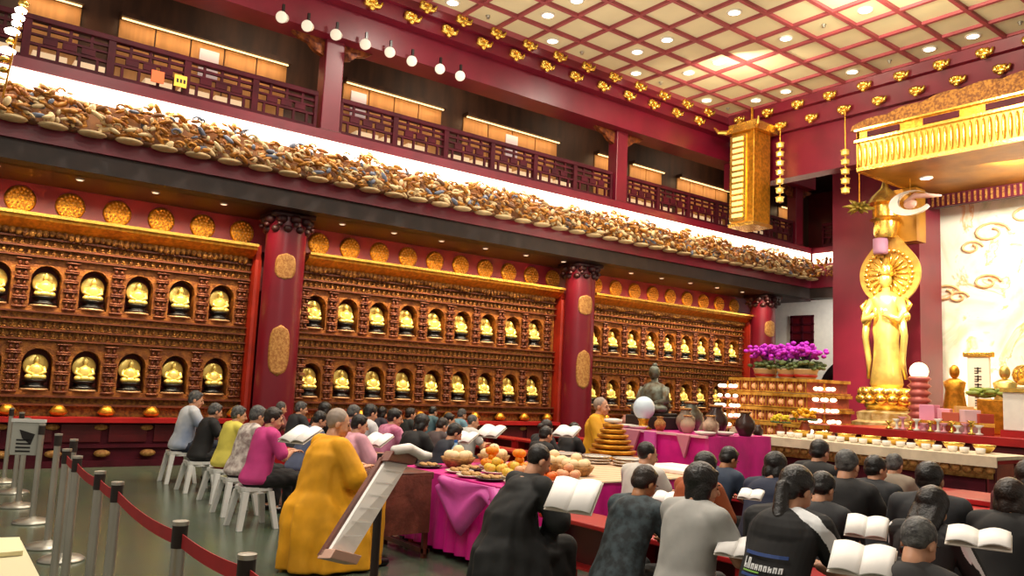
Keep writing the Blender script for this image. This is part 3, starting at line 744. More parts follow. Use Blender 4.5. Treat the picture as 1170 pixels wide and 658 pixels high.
for px,py,l in ((1092,455,'short gold and red figurine left of the spirit tablet'),(1150,440,'golden attendant figurine right of the spirit tablet')):
    q = aty(px,500,15.6); f = thing('altar_figurine', l, 'figurine', (q.x,15.6,.95))
    m = MB(); m.lathe([(.2,0),(.24,.15),(.18,.2),(.2,.5),(.16,.8),(.2,.95),(.08,1.02)],(0,0,0),14,.8); m.ell((0,0,1.14),(.09,.09,.13),12,8); m.build('figure', SG if px>1100 else GOLD, f, True)
    m = MB().lathe([(.3,-.05),(.32,.0),(.25,.04)],(0,0,0),14); m.build('base', REDB, f, True)
# ---------------- altar tables
def table(name, lab, x0, y0, x1, y1, z, topm, legm, cat='table', group=None, skirt=None, over=.0, th=.05):
    t = thing(name, lab, cat, ((x0+x1)/2,(y0+y1)/2,0), 0, group); w, d = (x1-x0)/2, (y1-y0)/2
    MB().box(-w,-d,z-th,w,d,z).build('tabletop', topm, t, bevel=.008)
    for sx in (-1,1):
        for sy in (-1,1): MB().box(sx*(w-.08)-.03,sy*(d-.08)-.03,0,sx*(w-.08)+.03,sy*(d-.08)+.03,z-th).build('leg', legm, t)
    return t
at_ = table('offering_table','long red altar table under a cream cloth with many offerings',-7.3,10.15,-4.0,11.0,.88,REDB,REDD)
c = MB().box(-7.35,10.1,.88,-3.98,11.03,.92); c.box(-7.35,10.08,.80,-3.98,10.1,.92); o = c.build('tablecloth', mat('cream_cloth','#dccdb0',.7,var=.15,scale=4), None); tag(o,'cream cloth with pale stripes covering the long offering table','tablecloth')
m = MB(); 
for k in range(26): m.ell((-1.55+.125*k,-.44,.76),(.06,.02,.05),8,5)
m.box(-1.6,-.43,.66,1.6,-.41,.8); m.build('gilded_apron', GOLDP, at_, True)
MB().box(-1.5,-.38,.1,1.5,-.34,.66).build('front_panel', MAROON, at_)
# red altar to the right and rear
ra = thing('red_altar','wide bright red altar chest in front of the mural, loaded with offerings','altar',(-5.2,13.6,0))
MB().box(-2.5,-.6,0,2.4,.9,.92).build('body', REDD, ra, bevel=.02); MB().box(-2.55,-.66,.92,2.45,.95,1.05).build('top', REDB, ra, bevel=.01)
for k in range(6): MB().box(-2.4+.8*k,-.63,.2,-1.75+.8*k,-.6,.75).build('carved_panel', WOODR, ra, bevel=.01)
rb = thing('red_altar','deep red altar step behind, carrying the statues','altar',(-6.6,16.3,0))
MB().box(-2.2,-.9,0,3.6,1.2,.72).build('body', REDD, rb); MB().box(-2.25,-.95,.66,3.65,1.2,.75).build('top', REDB, rb, bevel=.01)
rt = table('low_red_table','low dark red table with carved panels at the right, behind the readers',-3.9,8.2,-2.3,9.0,.62,REDB,REDB)
MB().box(-.75,-.36,.1,.75,-.32,.55).build('carved_panel', WOODR, rt)
# offerings: cups, boxes, bowls, vases, flowers
cup = MB().lathe([(.03,0),(.05,.01),(.055,.07),(.045,.07),(.03,.02)],n=12)
def simple(mb, name, m, loc, lab, cat, group=None, smooth=True):
    o = mb.build(name, m, None, smooth); o.location = loc; return tag(o, lab, cat, group)
def copies(o, locs):
    for l in locs: p = o.copy(); COL.objects.link(p); p.location = l
MWH = mat('porcelain','#ece6da',.25)
o = simple(cup,'porcelain_cup',MWH,(-7.0,10.4,.92),'small white porcelain cup on the cream altar cloth','cup','porcelain cups on the long altar table')
copies(o,[(-7.0+.16*k,10.35+.05*(k%2),.92) for k in range(1,18)])
bowl = MB().lathe([(.04,0),(.07,.01),(.12,.07),(.13,.1),(.11,.095),(.05,.03)],n=16)
o = simple(bowl,'gold_bowl',GOLDB,(-6.9,10.75,.92),'gold offering bowl at the back of the cream altar cloth','bowl','gold bowls on the long altar table')
copies(o,[(-6.9+.36*k,10.75,.92) for k in range(1,8)])
def vase(loc, lab, fc, s=1, pot='#8a3a1c', leaf='#3c5a26'):
    v = thing('flower_vase', lab, 'flowers', loc); v.scale = (s,)*3
    MB().lathe([(.05,0),(.08,.03),(.1,.12),(.06,.2),(.07,.24)],n=14).build('vase', mat('vase'+pot,pot,.3), v, True)
    m = MB(); l = MB()
    for j in range(46):
        a = random.uniform(0,2*PI); r = .19*random.random()**.5; m.ell((r*math.cos(a),r*math.sin(a),.36+.1*random.random()-r*.25),(.035,.035,.025),6,4)
        if j%3==0: l.ell((r*1.1*math.cos(a),r*1.1*math.sin(a),.28),(.05,.05,.02),6,4)
    m.build('blossoms', mat('petal'+fc,fc,.6,var=.15,scale=20), v, True); l.build('leaves', mat('leaf'+leaf,leaf,.6,var=.2), v, True)
    return v
q = aty(883,495,10.3); vase((q.x,10.4,.7) if 0 else (-7.15,10.6,.92),'vase of bright yellow flowers at the left end of the long altar table','#e8d020',.7)
q = atz(1035,498,.92); vase((q.x,10.9,.92),'vase of orange-yellow flowers on the altar table below the standing statue','#f4b400',.9)
q = aty(992,500,10.6); g = simple(MB().ell((0,0,.03),(.22,.1,.04),14,6),'yellow_garland',mat('garland','#e0b830',.6,var=.3,scale=30,bump=.5),(q.x,10.55,.93),'flat yellow flower garland lying on the altar cloth','garland')
BX = ['#d88aa8','#e6a0b4','#b0503a','#c99a58','#d4b0b8','#a83a28']
pos = [(1066,486),(1078,484),(1090,484),(1102,482),(1112,485),(1123,483)]
for k,(px,py) in enumerate(pos):
    q = aty(px,500,13.3); t = thing('offering_box', ['rose','light pink','brick red','tan','dusty pink','dark red'][k]+' offering box on the red altar in front of the mural','box',(q.x,13.2+.1*(k%2),1.05),.2*k)
    MB().box(-.12,-.1,0,.12,.1,.42-.05*(k%3)).build('carton', mat('carton'+BX[k],BX[k],.5), t, bevel=.008); MB().box(-.125,-.105,.12,.125,.105,.18).build('ribbon_band', GOLDB, t)
q = aty(1160,498,12.9); t = thing('white_lantern_box','big white lantern box with orange base at the right edge of the altar','box',(q.x,13.4,1.05))
MB().box(-.27,-.2,.1,.4,.2,.66).build('white_panel', WHITE, t, bevel=.01); MB().box(-.3,-.23,0,.43,.23,.1).build('base', REDB, t); MB().box(-.3,-.23,.66,.43,.23,.72).build('rim', GOLDB, t)
q = aty(1130,460,13.5); t = thing('green_foliage_tray','low green and gold foliage arrangement on the altar at the right','plant',(q.x+.2,13.9,1.05))
MB().box(-.5,-.12,0,.5,.12,.55).build('stand', GOLD, t, bevel=.02); m = MB(); [m.ell((random.uniform(-.6,.6),random.uniform(-.15,.15),.6+.1*random.random()),(.1,.05,.04),6,4) for _ in range(60)]; m.build('foliage', mat('moss','#8a9a3a',.6,var=.3), t, True)
# scattered gilded offerings behind
for k in range(14):
    px = 975+8*k; q = aty(px,495,11.9); h = .08+.08*((k*7)%5)/4
    o = simple(MB().lathe([(.04,0),(.06,.02),(.02,.04),(.02,h),(.07,h+.05),(.06,h+.05),(.02,h+.02)],n=12),'offering_cup',[GOLDB,MWH,mat('rose_cup','#d8909c',.4)][k%3],(q.x,12.99+.03*(k%2),1.05),['gold','white','rose pink'][k%3]+' footed offering cup in the row along the front of the red altar','cup',['gold','white','rose pink'][k%3]+' footed cups on the red altar')
# ---------------- tiered gold lantern tower
tw = thing('tiered_lantern_tower','square four-tiered golden tower of little lanterns, topped by purple flowers','tower',(-9.35,14.1,0),-.1)
MB().box(-1.08,-.7,0,1.08,.7,.72).build('base', MAROON, tw, bevel=.02)
TG = mat('tower_gold','#d8a848',.4,.4,col2='#a8701c',scale=10); TR = mat('tower_silk','#b8563c',.5,var=.3,scale=8); LN = mat('lantern_silk','#e8a878',.6,emit='#ffb070',es=.25)
for k,(w,z) in enumerate([(1.02,.74),(.98,1.02),(.94,1.30),(.90,1.58)]):
    tr = MB().box(-w,-.62+.02*k,z,w,.62,z+.2).build('tier', TR, tw)
    m = MB(); m.box(-w-.05,-.68+.02*k,z+.2,w+.05,.66,z+.26); m.box(-w-.05,-.68+.02*k,z-.01,w+.05,.66,z+.015); m.build('rail', TG, tr)
    m = MB()
    nn = 26
    for j in range(nn+1):
        x = -w+2*w*j/nn; m.box(x-.008,-.66+.02*k,z,x+.008,-.645+.02*k,z+.2)
    tag(m.build('balusters', TG, tr), kind='stuff')
    m = MB()
    for j in range(8): x = -w*.85+1.7*w*j/7; m.ell((x,-.63+.02*k,z+.1),(.07,.04,.06),8,6)
    tag(m.build('lantern_row', LN, tr, True), kind='stuff')
def pot(dx, lab, fc):
    p = thing('potted_flowers', lab, 'potted plant', (-9.35+dx,14.1,1.84))
    MB().lathe([(.14,0),(.19,.02),(.24,.18),(.26,.2),(.22,.2)],n=16).build('pot', mat('cream_pot','#b8a68a',.5), p, True)
    m = MB(); [m.ell((random.uniform(-.27,.27),random.uniform(-.25,.25),.2+.14*random.random()),(.06,.06,.035),6,4) for _ in range(50)]; m.build('leaves', mat('leafg','#5a6b3c',.6,var=.3), p, True)
    m = MB(); [m.tube([(random.uniform(-.1,.1),0,.2),(random.uniform(-.2,.2),random.uniform(-.1,.1),.52)],.008,5) for _ in range(7)]; m.build('stems', mat('leafg','#5a6b3c'), p)
    m = MB(); [m.ell((random.gauss(0,.14),random.gauss(0,.11),.54+.06*random.gauss(0,1)),(.055,.055,.04),7,4) for _ in range(110)]; m.build('blossoms', mat('orchid_purple','#c020c8',.6,var=.2,scale=20), p, True)
    MB().lathe([(.19,0.03),(.235,.08),(.2,.1)],n=16).build('red_band', REDB, p, True)
pot(-.5,'left pot of purple flowers on top of the golden tower',0); pot(.05,'middle pot of purple flowers on top of the golden tower',0); pot(.4,'right pot of purple flowers on top of the golden tower',0)
def lamp_tower(px, Y, lab):
    q = aty(px,482,Y); t = thing('lotus_lamp_tower', lab, 'lamp', (q.x,Y,0.0))
    MB().lathe([(.3,0),(.3,.7),(.2,.74),(.22,.8)],n=12).build('pedestal', MAROON, t, True)
    MB().lathe([(.02,.8),(.02,1.75)],n=8).build('stem', GOLD, t)
    for k in range(5):
        z = .9+.19*k; m = MB()
        for j in range(6):
            a = 2*PI*j/6+.4*k; r = .26-.03*k; m.ell((r*math.cos(a),r*math.sin(a),z),(.05,.05,.035),8,6)
        m.build('glowing_cup', emat('lotus_glow','#ffe6c0',3.2) if 'lotus_glow' not in bpy.data.materials else bpy.data.materials['lotus_glow'], t, True)
        MB().lathe([(.3-.03*k,z-.06),(.31-.03*k,z-.045),(.05,z-.03)],n=16).build('tray', mat('rose_tray','#c07060',.4), t, True)
lamp_tower(831,13.2,'stack of glowing lotus lamps left of the golden tower'); lamp_tower(942,13.2,'stack of glowing lotus lamps right of the golden tower')
# table in front of the tower with pale offerings
tt = table('offering_table','low dark red table with pale bowls below the golden tower',-10.2,11.4,-7.7,12.2,.72,REDD,REDD)
for k in range(16):
    x = -10.05+.155*k; o = simple(MB().lathe([(.04,0),(.08,.02),(.1,.09),(.08,.09)],n=12),'offering_bowl',[MWH,mat('peach_bowl','#dca88a',.4),GOLD][k%3],(x,11.55+.1*(k%2),.72),['white','peach coloured','gold'][k%3]+' bowl on the low table in front of the golden tower','bowl',['white','peach','gold'][k%3]+' bowls before the tower')
# ================================================================= centre tables and foreground furniture
def cloth_skirt(mb, x0, y0, x1, y1, zt, zb, amp=.025, wl=.16):
    """wavy skirt around a rectangle"""
    pts = []
    def side(a, b, nrm):
        L = math.dist(a,b); n = max(4,int(L/.03))
        for i in range(n):
            t = i/n; pts.append((a[0]+(b[0]-a[0])*t, a[1]+(b[1]-a[1])*t, nrm, L*t))
    side((x0,y0),(x1,y0),(0,-1)); side((x1,y0),(x1,y1),(1,0)); side((x1,y1),(x0,y1),(0,1)); side((x0,y1),(x0,y0),(-1,0))
    rs = []
    for k in range(7):
        u = k/6; z = zt+(zb-zt)*u; ring = []
        for x,y,nn,s in pts:
            d = .01+u*(.035+amp*math.sin(2*PI*s/wl+.6*math.sin(s*3)))
            ring.append((x+nn[0]*d,y+nn[1]*d,z))
        rs.append(ring)
    mb.rings(rs, cap=False)
t1 = table('long_offering_table','long table heaped with fruit and plates, draped in magenta satin to the floor',-6.9,3.98,-5.17,7.0,.66,BROWN,BROWN)
m = MB().box(-6.9,3.98,.66,-5.17,7.0,.68); cloth_skirt(m,-6.9,3.98,-5.17,7.0,.68,.06); c1 = m.build('magenta_tablecloth', MAG, None, True)
tag(c1,'magenta satin cloth with a swag, draped over the long table of fruit and plates','tablecloth')
for p_ in c1.data.polygons: p_.use_smooth = len(p_.vertices)==4 and abs(p_.normal.z)<.8
# swag hung over the front
sw = MB(); n = 16; rs = []
for i in range(n+1):
    u = i/n; x = -5.98+.78*u; drop = .10+.36*max(0,1-abs(u-.42)/.42)**1.0 if u<.84 else .1+.34*(u-.84)/.16*.3
    col = []
    for j in range(9):
        v = j/8; col.append((x+.05*math.sin(v*5+u*3)*v, 3.98-.075-.035*math.sin(v*PI)-.02*math.sin(8*v+3*u), .685-drop*v))
    rs.append(col)
sw.rings(rs, cap=False, closed=False); sg = sw.build('swag', MAGL, c1, True); s_ = sg.modifiers.new('t','SOLIDIFY'); s_.thickness = .012
sw = MB(); sw.rings([[(-5.22+.04*math.sin(a)*0+dx,3.88-.03*math.cos(a),.685-.0) for dx,a in ((0,0),(.05,1),(.09,2))],[(-5.16+dx*1.3,3.86,.52) for dx in (0,.05,.09)],[(-5.06+dx*.6,3.86,.36) for dx in (0,.05,.09)],[(-5.0,3.87,.30),(-4.995,3.87,.295),(-4.99,3.87,.30)]], cap=False, closed=False)
sg = sw.build('swag_tail', MAGL, c1, True); s_ = sg.modifiers.new('t','SOLIDIFY'); s_.thickness = .012
# striped runner
def stripe_mat():
    m = bpy.data.materials.new('striped_runner'); m.use_nodes = True; nt = m.node_tree; b = nt.nodes['Principled BSDF']
    tc = nt.nodes.new('ShaderNodeTexCoord'); w = nt.nodes.new('ShaderNodeTexWave'); w.bands_direction = 'X'; w.inputs['Scale'].default_value = 3.2; w.inputs['Distortion'].default_value = .2
    nt.links.new(tc.outputs['Object'], w.inputs['Vector']); r = nt.nodes.new('ShaderNodeValToRGB')
    r.color_ramp.elements[0].color = lin('#c98f6c'); r.color_ramp.elements[1].color = lin('#e4cfae')
    q = r.color_ramp.elements.new(.7); q.color = lin('#d8b48e')
    nt.links.new(w.outputs['Fac'], r.inputs['Fac']); nt.links.new(r.outputs['Color'], b.inputs['Base Color']); b.inputs['Roughness'].default_value = .7
    return m
o = MB().box(-6.75,4.9,.68,-5.15,6.98,.692).build('striped_runner', stripe_mat()); tag(o,'beige and terracotta striped runner on the rear half of the long offering table','table runner')
# things on the long table
FRU = [('orange','#f09000'),('tangerine','#e86c10'),('yellow_apple','#e8c040'),('peach','#e8a878')]
random.seed(11)
plate = MB().lathe([(.06,0),(.1,.008),(.135,.022),(.13,.028),(.09,.014),(.001,.012)],n=20)
PL = mat('steel_plate','#cfc6b4',.3,.3); PD = mat('dark_plate','#2c1c16',.35)
hh = 'on the magenta-draped table'
PLT = [('white',PL,(-6.15,4.2)),('white',PL,(-5.85,4.12)),('dark',PD,(-5.6,4.15)),('white',PL,(-5.34,4.25)),('white',PL,(-5.62,4.42)),('white',PL,(-5.36,4.55)),('dark',PD,(-6.3,4.42)),('white',PL,(-6.0,4.5)),('dark',PD,(-6.6,4.15)),('white',PL,(-5.75,4.72)),('white',PL,(-6.4,4.75)),('white',PL,(-6.1,4.85)),('white',PL,(-5.4,4.85))]
wh_ = ['nearest the left corner, with tan cakes','second along the front edge, with cakes','at the middle of the front edge','at the front right corner, with buns','behind the dark front plate, with pale fruit','on the right edge, second from the front','left of the fruit, half hidden','behind the front row, with yellow apples','beside the brown cloth desk','in the middle with peaches','rear left, heaped with oranges','rear middle, heaped with oranges','rear right, with peaches']
for k,(cn_,m_,(x,y)) in enumerate(PLT):
    o = plate.build('plate', m_, None, True); o.location = (x,y,.68); tag(o, f'{cn_} plate {hh}, {wh_[k]}', 'plate')
fb = {}
def fruit(kind, loc, r, where):
    nm, c = FRU[kind]
    if kind not in fb:
        m = MB().ell((0,0,0),(1,1,.9),14,9); fb[kind] = (m.build(nm, mat('fruit'+c,c,.4,var=.15,scale=6,bump=.1), None, True)); o = fb[kind]
        MB().tube([(0,0,.82),(.05,0,1.08)],.07,5).build('stem', mat('leafg','#5a6b3c'), o)
        st = kids(o)[0]
    else:
        o = fb[kind].copy(); COL.objects.link(o); st = kids(fb[kind])[0].copy(); COL.objects.link(st); st.parent = o
    o.location = loc; o.scale = (r,)*3; tag(o, f'{["orange","tangerine","yellow apple","peach"][kind]} {where}', 'fruit', f'{["oranges","tangerines","yellow apples","peaches"][kind]} on the long table')
for k,(cn_,m_,(x,y)) in enumerate(PLT):
    kd = {10:0,11:0,7:2,9:3,12:3,4:2,3:3,5:1}.get(k)
    if kd is None:
        for j in range(5):
            a = j*1.26; o = MB().ell((0,0,0),(.042,.03,.018),10,6).build('cake', mat('cake','#c8985c',.7,var=.2), None, True); o.location = (x+.06*math.cos(a),y+.06*math.sin(a),.712)
            tag(o,f'small tan cake on the {cn_} plate {wh_[k].split(",")[0]}','cake','cakes on plate '+wh_[k].split(',')[0])
        continue
    n_ = 5 if kd != 0 else 6
    for j in range(n_):
        a = 2*PI*j/n_; fruit(kd,(x+.072*math.cos(a),y+.072*math.sin(a),.735),.044,f'in the heap on the plate {wh_[k].split(",")[0]}')
    fruit(kd,(x,y,.79),.045,f'on top of the heap on the plate {wh_[k].split(",")[0]}')
    if kd == 0:
        for j in range(3):
            a = 2*PI*j/3; fruit(0,(x+.03*math.cos(a),y+.03*math.sin(a),.85),.043,f'near the top of the heap on the plate {wh_[k].split(",")[0]}')
# coconut-like cream fruit bowls
for k,(x,y) in enumerate([(-6.55,4.45),(-6.65,4.95),(-5.95,5.15),(-5.6,5.12)]):
    b = thing('fruit_basket', ['small basket of pale buns behind the brown desk','basket of cream buns at the rear left of the fruit','cream bun basket by the striped runner, middle','cream bun basket by the striped runner, right side'][k],'basket',(x,y,.68))
    MB().lathe([(.1,0),(.15,.06),(.17,.1),(.15,.1),(.1,.03)],n=18).build('basket', mat('wicker','#b8864a',.7,var=.3,scale=30,bump=.5), b, True)
    for j in range(7):
        a = 2*PI*j/6; r = .085 if j<6 else 0; MB().ell((r*math.cos(a),r*math.sin(a),.12+(.05 if j==6 else 0)),(.055,.055,.045),12,7).build('bun', mat('bun','#ecd2a4',.6), b, True)
bt = thing('water_bottle','clear blue-tinted water bottle behind the top of the slanted lectern','bottle',(-6.75,4.55,.68))
MB().lathe([(.035,0),(.04,.02),(.04,.16),(.015,.2),(.015,.22)],n=14).build('bottle_body', mat('bottle_blue','#9fc0dc',.1), bt, True); MB().lathe([(.018,.22),(.018,.245)],n=12).build('cap', mat('cap_blue','#2a62b0',.4), bt)
# cone of stacked gold bowls, pile of silver plates
gs = atz(700,526,.68)
for k in range(7):
    r = .30-.03*k; o = MB().lathe([(r*.8,0),(r,.02),(r*1.02,.05),(r*.85,.055)],n=28).build('gold_tray', GOLD, None, True); o.location = (-6.72,6.7,.694+.058*k)
    tag(o, f'round gold tray in the cone stack, {["lowest","second from the bottom","third from the bottom","middle","third from the top","second from the top","topmost"][k]}','tray','cone stack of gold trays')
o = MB().lathe([(.02,0),(.1,.02),(.11,.05),(.03,.06)],n=20).build('white_saucer', MWH, None, True); o.location = (-6.72,6.7,.694+.058*7); tag(o,'white saucer on top of the cone of gold trays','saucer')
for k in range(9):
    q = (-6.9+.22*(k%3)+.03*math.sin(k*2),5.65+.28*(k%3)*.3,.694+.022*(k//3))
    o = MB().lathe([(.09,0),(.14,.01),(.165,.02),(.16,.026),(.1,.012)],n=22).build('silver_plate', mat('silver','#d8d4cc',.25,.5), None, True); o.location = (-6.62+.34*(k%3)*.9-.1,6.0+.16*(k%3),.694+.03*(k//3))
    tag(o,f'silver plate, {["lowest","middle","topmost"][k//3]} of the {["left","middle","right"][k%3]} pile on the striped runner','plate','silver plates piled on the runner')
# second magenta table
t2 = table('altar_side_table','table with magenta cloth and brown vessels, behind the long table',-7.6,7.5,-6.0,8.7,.98,BROWN,BROWN)
m = MB().box(-7.6,7.5,.98,-6.0,8.7,1.0); cloth_skirt(m,-7.6,7.5,-6.0,8.7,1.0,.1,.02,.3); c2 = m.build('magenta_tablecloth', MAG, None); tag(c2,'magenta cloth with a pale edge on the table of brown vessels','tablecloth')
m = MB(); m.box(-7.64,7.44,.985,-5.97,7.47,1.012); m.build('pale_edge', mat('pale_pink','#e4b8bc',.6), c2)
for k,(x,w,d,c) in enumerate([(-7.15,.32,.34,mat('dull_pink','#c4788c',.6)),(-6.82,.09,.3,MAGL),(-6.3,.2,.26,mat('dull_pink','#c4788c'))]):
    m = MB(); m.prism([(x-w/2,1.0),(x+w/2,1.0),(x+w*.1,1.0-d)] if k!=1 else [(x-w,1.0),(x+w,1.0),(x+w,.72),(x-w,.72)],7.42,7.45,'y'); m.build('pennant', c, c2)
# kneeling bronze statue on dark base
bs = thing('bronze_statue','grey-bronze seated statue on a dark block holding a pale blue ball','statue',(-7.42,8.15,1.0)); bs.scale = (.88,)*3
BZ = mat('bronze','#6e7468',.45,.5,col2='#4c3a20',scale=8)
m = MB(); m.box(-.36,-.25,0,.36,.25,.19); m.box(-.3,-.2,.19,.3,.2,.24); m.build('plinth_block', DARK, bs, bevel=.02)
m = MB(); m.ell((0,0,.34),(.28,.22,.12),18,9); m.lathe([(.24,.24),(.22,.4),(.24,.55),(.16,.66),(.06,.70),(.055,.76)],(0,0,0),18,.8); m.ell((0,-.01,.84),(.085,.09,.11),14,9); m.ell((0,0,.95),(.04,.04,.04),8,6)
for s in (-1,1): m.tube([(s*.2,0,.6),(s*.27,-.04,.42),(s*.1,-.2,.34)],[.075,.065,.045],10); m.ell((s*.18,-.12,.3),(.16,.13,.08),12,7)
m.build('figure', BZ, bs, True)
bl = MB().ell((0,0,0),(.14,.14,.15),18,12).build('pale_ball', mat('pale_blue_ball','#c8dce8',.25), None, True); bl.location = (-7.20,7.72,1.27); tag(bl,'pale blue-white ball resting in front of the bronze statue','ball')
bst = MB().lathe([(.1,0),(.11,.02),(.06,.04),(.06,.1),(.08,.14)],n=16).build('ball_stand', GOLD, None, True); bst.location = (-7.20,7.72,1.0); tag(bst,'little gold stand under the pale blue ball','stand')
VS = [((-6.95,7.75),'squat gold incense burner right of the bronze statue',GOLDP,.9),((-6.75,8.0),'grey-brown vase right of the bronze statue',mat('greybrown','#7c6a58',.4),1.5),((-6.55,7.8),'dull tan jar in the middle of the brown vessels',mat('tan_jar','#a89078',.5),1.1),((-6.4,8.15),'tall dark brown vase behind the tan jar',mat('dkbrown_v','#35201a',.3),1.8),((-6.2,7.8),'cream and brown jar near the right end of the magenta table',mat('creambrown','#c0a48c',.5,col2='#6a4a38',scale=6),1.2),((-6.08,8.3),'dark ribbed vase at the right end of the magenta table',mat('dkbrown_v','#35201a'),1.5),((-7.0,8.4),'slim bronze vase behind the gold incense burner',BZ,1.9)]
for (x,y),l,m_,s in VS:
    v = thing('vessel', l, 'vase', (x,y,1.0)); v.scale = (s*.85,s*.85,s)
    MB().lathe([(.05,0),(.06,.01),(.095,.07),(.09,.12),(.045,.165),(.05,.19)],n=18).build('body', m_, v, True)
    MB().lathe([(.055,.185),(.06,.195),(.045,.2)],n=18).build('rim', GOLDP, v, True)
for k,(x,y) in enumerate([(-7.45,7.65),(-7.2,7.62),(-6.05,7.6),(-5.98+.0,7.95)]):
    o = MB().lathe([(.04,0),(.1,.02),(.13,.05),(.11,.05),(.03,.02)],n=18).build('white_dish', MWH, None, True); o.location = (min(x,-6.12),y,1.0)
    tag(o, 'white dish '+['at the left front corner of the magenta table','under the bronze statue on the magenta table','at the right front corner of the magenta table','at the right end of the magenta table'][k],'dish')
# more vessels on the low table right of it
tv = table('vessel_table','dark table crowded with brown and pale jars, left of the golden tower',-9.6,9.6,-7.0,10.4,.9,MAROON,MAROON)
rng = random.Random(5)
VC = [('dark brown',mat('dkbrown_v','#35201a')),('tan',mat('tan_jar','#a89078')),('cream',MWH),('gold',GOLDP),('rose',mat('rose_jar','#b07868',.5))]
for k in range(16):
    c_, m_ = VC[rng.randrange(5)]; x = -9.5+.155*k; s = rng.uniform(.7,1.6)
    o = MB().lathe([(.04,0),(.05,.01),(.075,.07),(.07,.12),(.035,.165),(.04,.19)],n=14).build('jar', m_, None, True); o.location = (x,9.75+.35*(k%2),.9); o.scale = (1,1,s)
    tag(o, f'{c_} jar among the crowded jars left of the golden tower', 'jar', f'{c_} jars left of the golden tower')
# white folded cloths / steps at the end
for k in range(2):
    q = MB().box(-.42,-.14,0,.42,.14,.04).build('folded_white_cloth', mat('white_cloth','#ece4dc',.8), None, bevel=.01); q.location = (-5.55,6.72-.32*k,.692); tag(q,['folded white cloth at the far end of the striped runner','folded white cloth on the striped runner, nearer one'][k],'cloth')
# brown cloth-covered desk
bd = thing('covered_desk','narrow desk with a brown-patterned cloth front, between lectern and magenta table','desk',(-6.35,3.5,0))
w_,d_ = .38,.32
MB().box(-w_,-d_,.66,w_,d_,.72).build('desktop', WOODR, bd, bevel=.01)
for sx in (-1,1):
    for sy in (-1,1): MB().box(sx*(w_-.04)-.02,sy*(d_-.04)-.02,0,sx*(w_-.04)+.02,sy*(d_-.04)+.02,.66).build('leg', WOODR, bd)
for sy in (-1,1): MB().box(-w_,sy*(d_-.04)-.02,.04,w_,sy*(d_-.04)+.02,.08).build('foot_rail', WOODR, bd)
MB().box(-w_-.0,.28,.04,w_,.31,.08).build('cross_rail', WOODR, bd)
m = MB(); m.box(w_-.0,-d_+.03,.22,w_+.012,d_-.03,.7); m.box(-w_+.03,-d_-.012,.22,w_-.03,-d_,.7); m.build('cloth_front', mat('brown_brocade','#7c4030',.6,col2='#5c2c1c',scale=9,bump=.3), bd)
m = MB(); [m.lathe([(.02,.08),(.035,.2),(.02,.3),(.035,.42),(.02,.5)],(w_+.0,-d_+.1+.14*j,-.02),8) for j in range(4)]; 
# lectern (slanted reading board on a post)
TL, TR, BRp, BL = dep(441,527,5.25), dep(466,531,5.5), dep(402,636,4.85), dep(378,628,4.6)
lec = thing('slanted_lectern','slanted wooden reading board with long white sheet on a dark post','lectern',(0,0,0))
cen = (TL+TR+BRp+BL)/4; lec.location = (cen.x,cen.y,0)
def loc(v): return Vector(v)-lec.location
e1 = (TR-TL); e2 = (BL-TL); nr = e1.cross(e2).normalized()
if nr.dot(Vector((0,0,HC))-cen) < 0: nr = -nr
def slab(m, a, b, c, d, t):
    a,b,c,d = map(loc,(a,b,c,d)); m.rings([[a,b,c,d],[a-nr*t,b-nr*t,c-nr*t,d-nr*t]])
m = MB(); slab(m, TL, TR, BRp, BL, .02); m.build('white_sheet', PAPER, lec)
ex = e1.normalized()*.03; ey = e2.normalized()*.04
m = MB(); slab(m, TL-ex-ey-nr*.02, TR+ex-ey-nr*.02, BRp+ex+ey-nr*.02, BL-ex+ey-nr*.02, .03); m.build('back_board', WOODR, lec)
m = MB(); slab(m, BL-ex-ey*.2+nr*.05, BRp+ex-ey*.2+nr*.05, BRp+ex+ey*1.6+nr*.05, BL-ex+ey*1.6+nr*.05, .09); m.build('book_ledge', mat('pale_wood','#b08a78',.5), lec, bevel=.005)
m = MB(); slab(m, TL-ex-ey*2.6+nr*.03, TR+ex-ey*2.6+nr*.03, TR+ex+nr*.03, TL-ex+nr*.03, .07); m.build('wooden_cap', WOODR, lec, bevel=.005)
m = MB(); a = loc(TL-ex-ey*2.7+nr*.03); b = loc(TR+ex*2-ey*2.7+nr*.03); m.tube([a,(a+b)/2+Vector((0,0,.03)),b,b+Vector((.05,.05,-.0))],[.03,.035,.035,.02],10); m.build('white_cloth_roll', mat('white_cloth','#ece4dc'), lec, True)
for k in range(9):
    pass
m = MB()
for i in range(6):
    u = .1+.15*i; a = TL+e2*u+e1*.1+nr*.003; b = a+e1*.8; c = b+e2*.012; d = a+e2*.012; m.quad(*[loc(p) for p in (a,b,c,d)])
m.build('text_lines', mat('grey_ink','#dad7d2',.7), lec)
pp_ = loc(dep(432,580,5.35)); MB().tube([(pp_.x,pp_.y,0.04),(pp_.x,pp_.y,1.0)],.028,10).build('post', DARK, lec)
m = MB(); m.box(pp_.x-.2,pp_.y-.03,0,pp_.x+.2,pp_.y+.03,.05); m.box(pp_.x-.03,pp_.y-.2,0,pp_.x+.03,pp_.y+.2,.05); m.build('cross_foot', DARK, lec, bevel=.01)
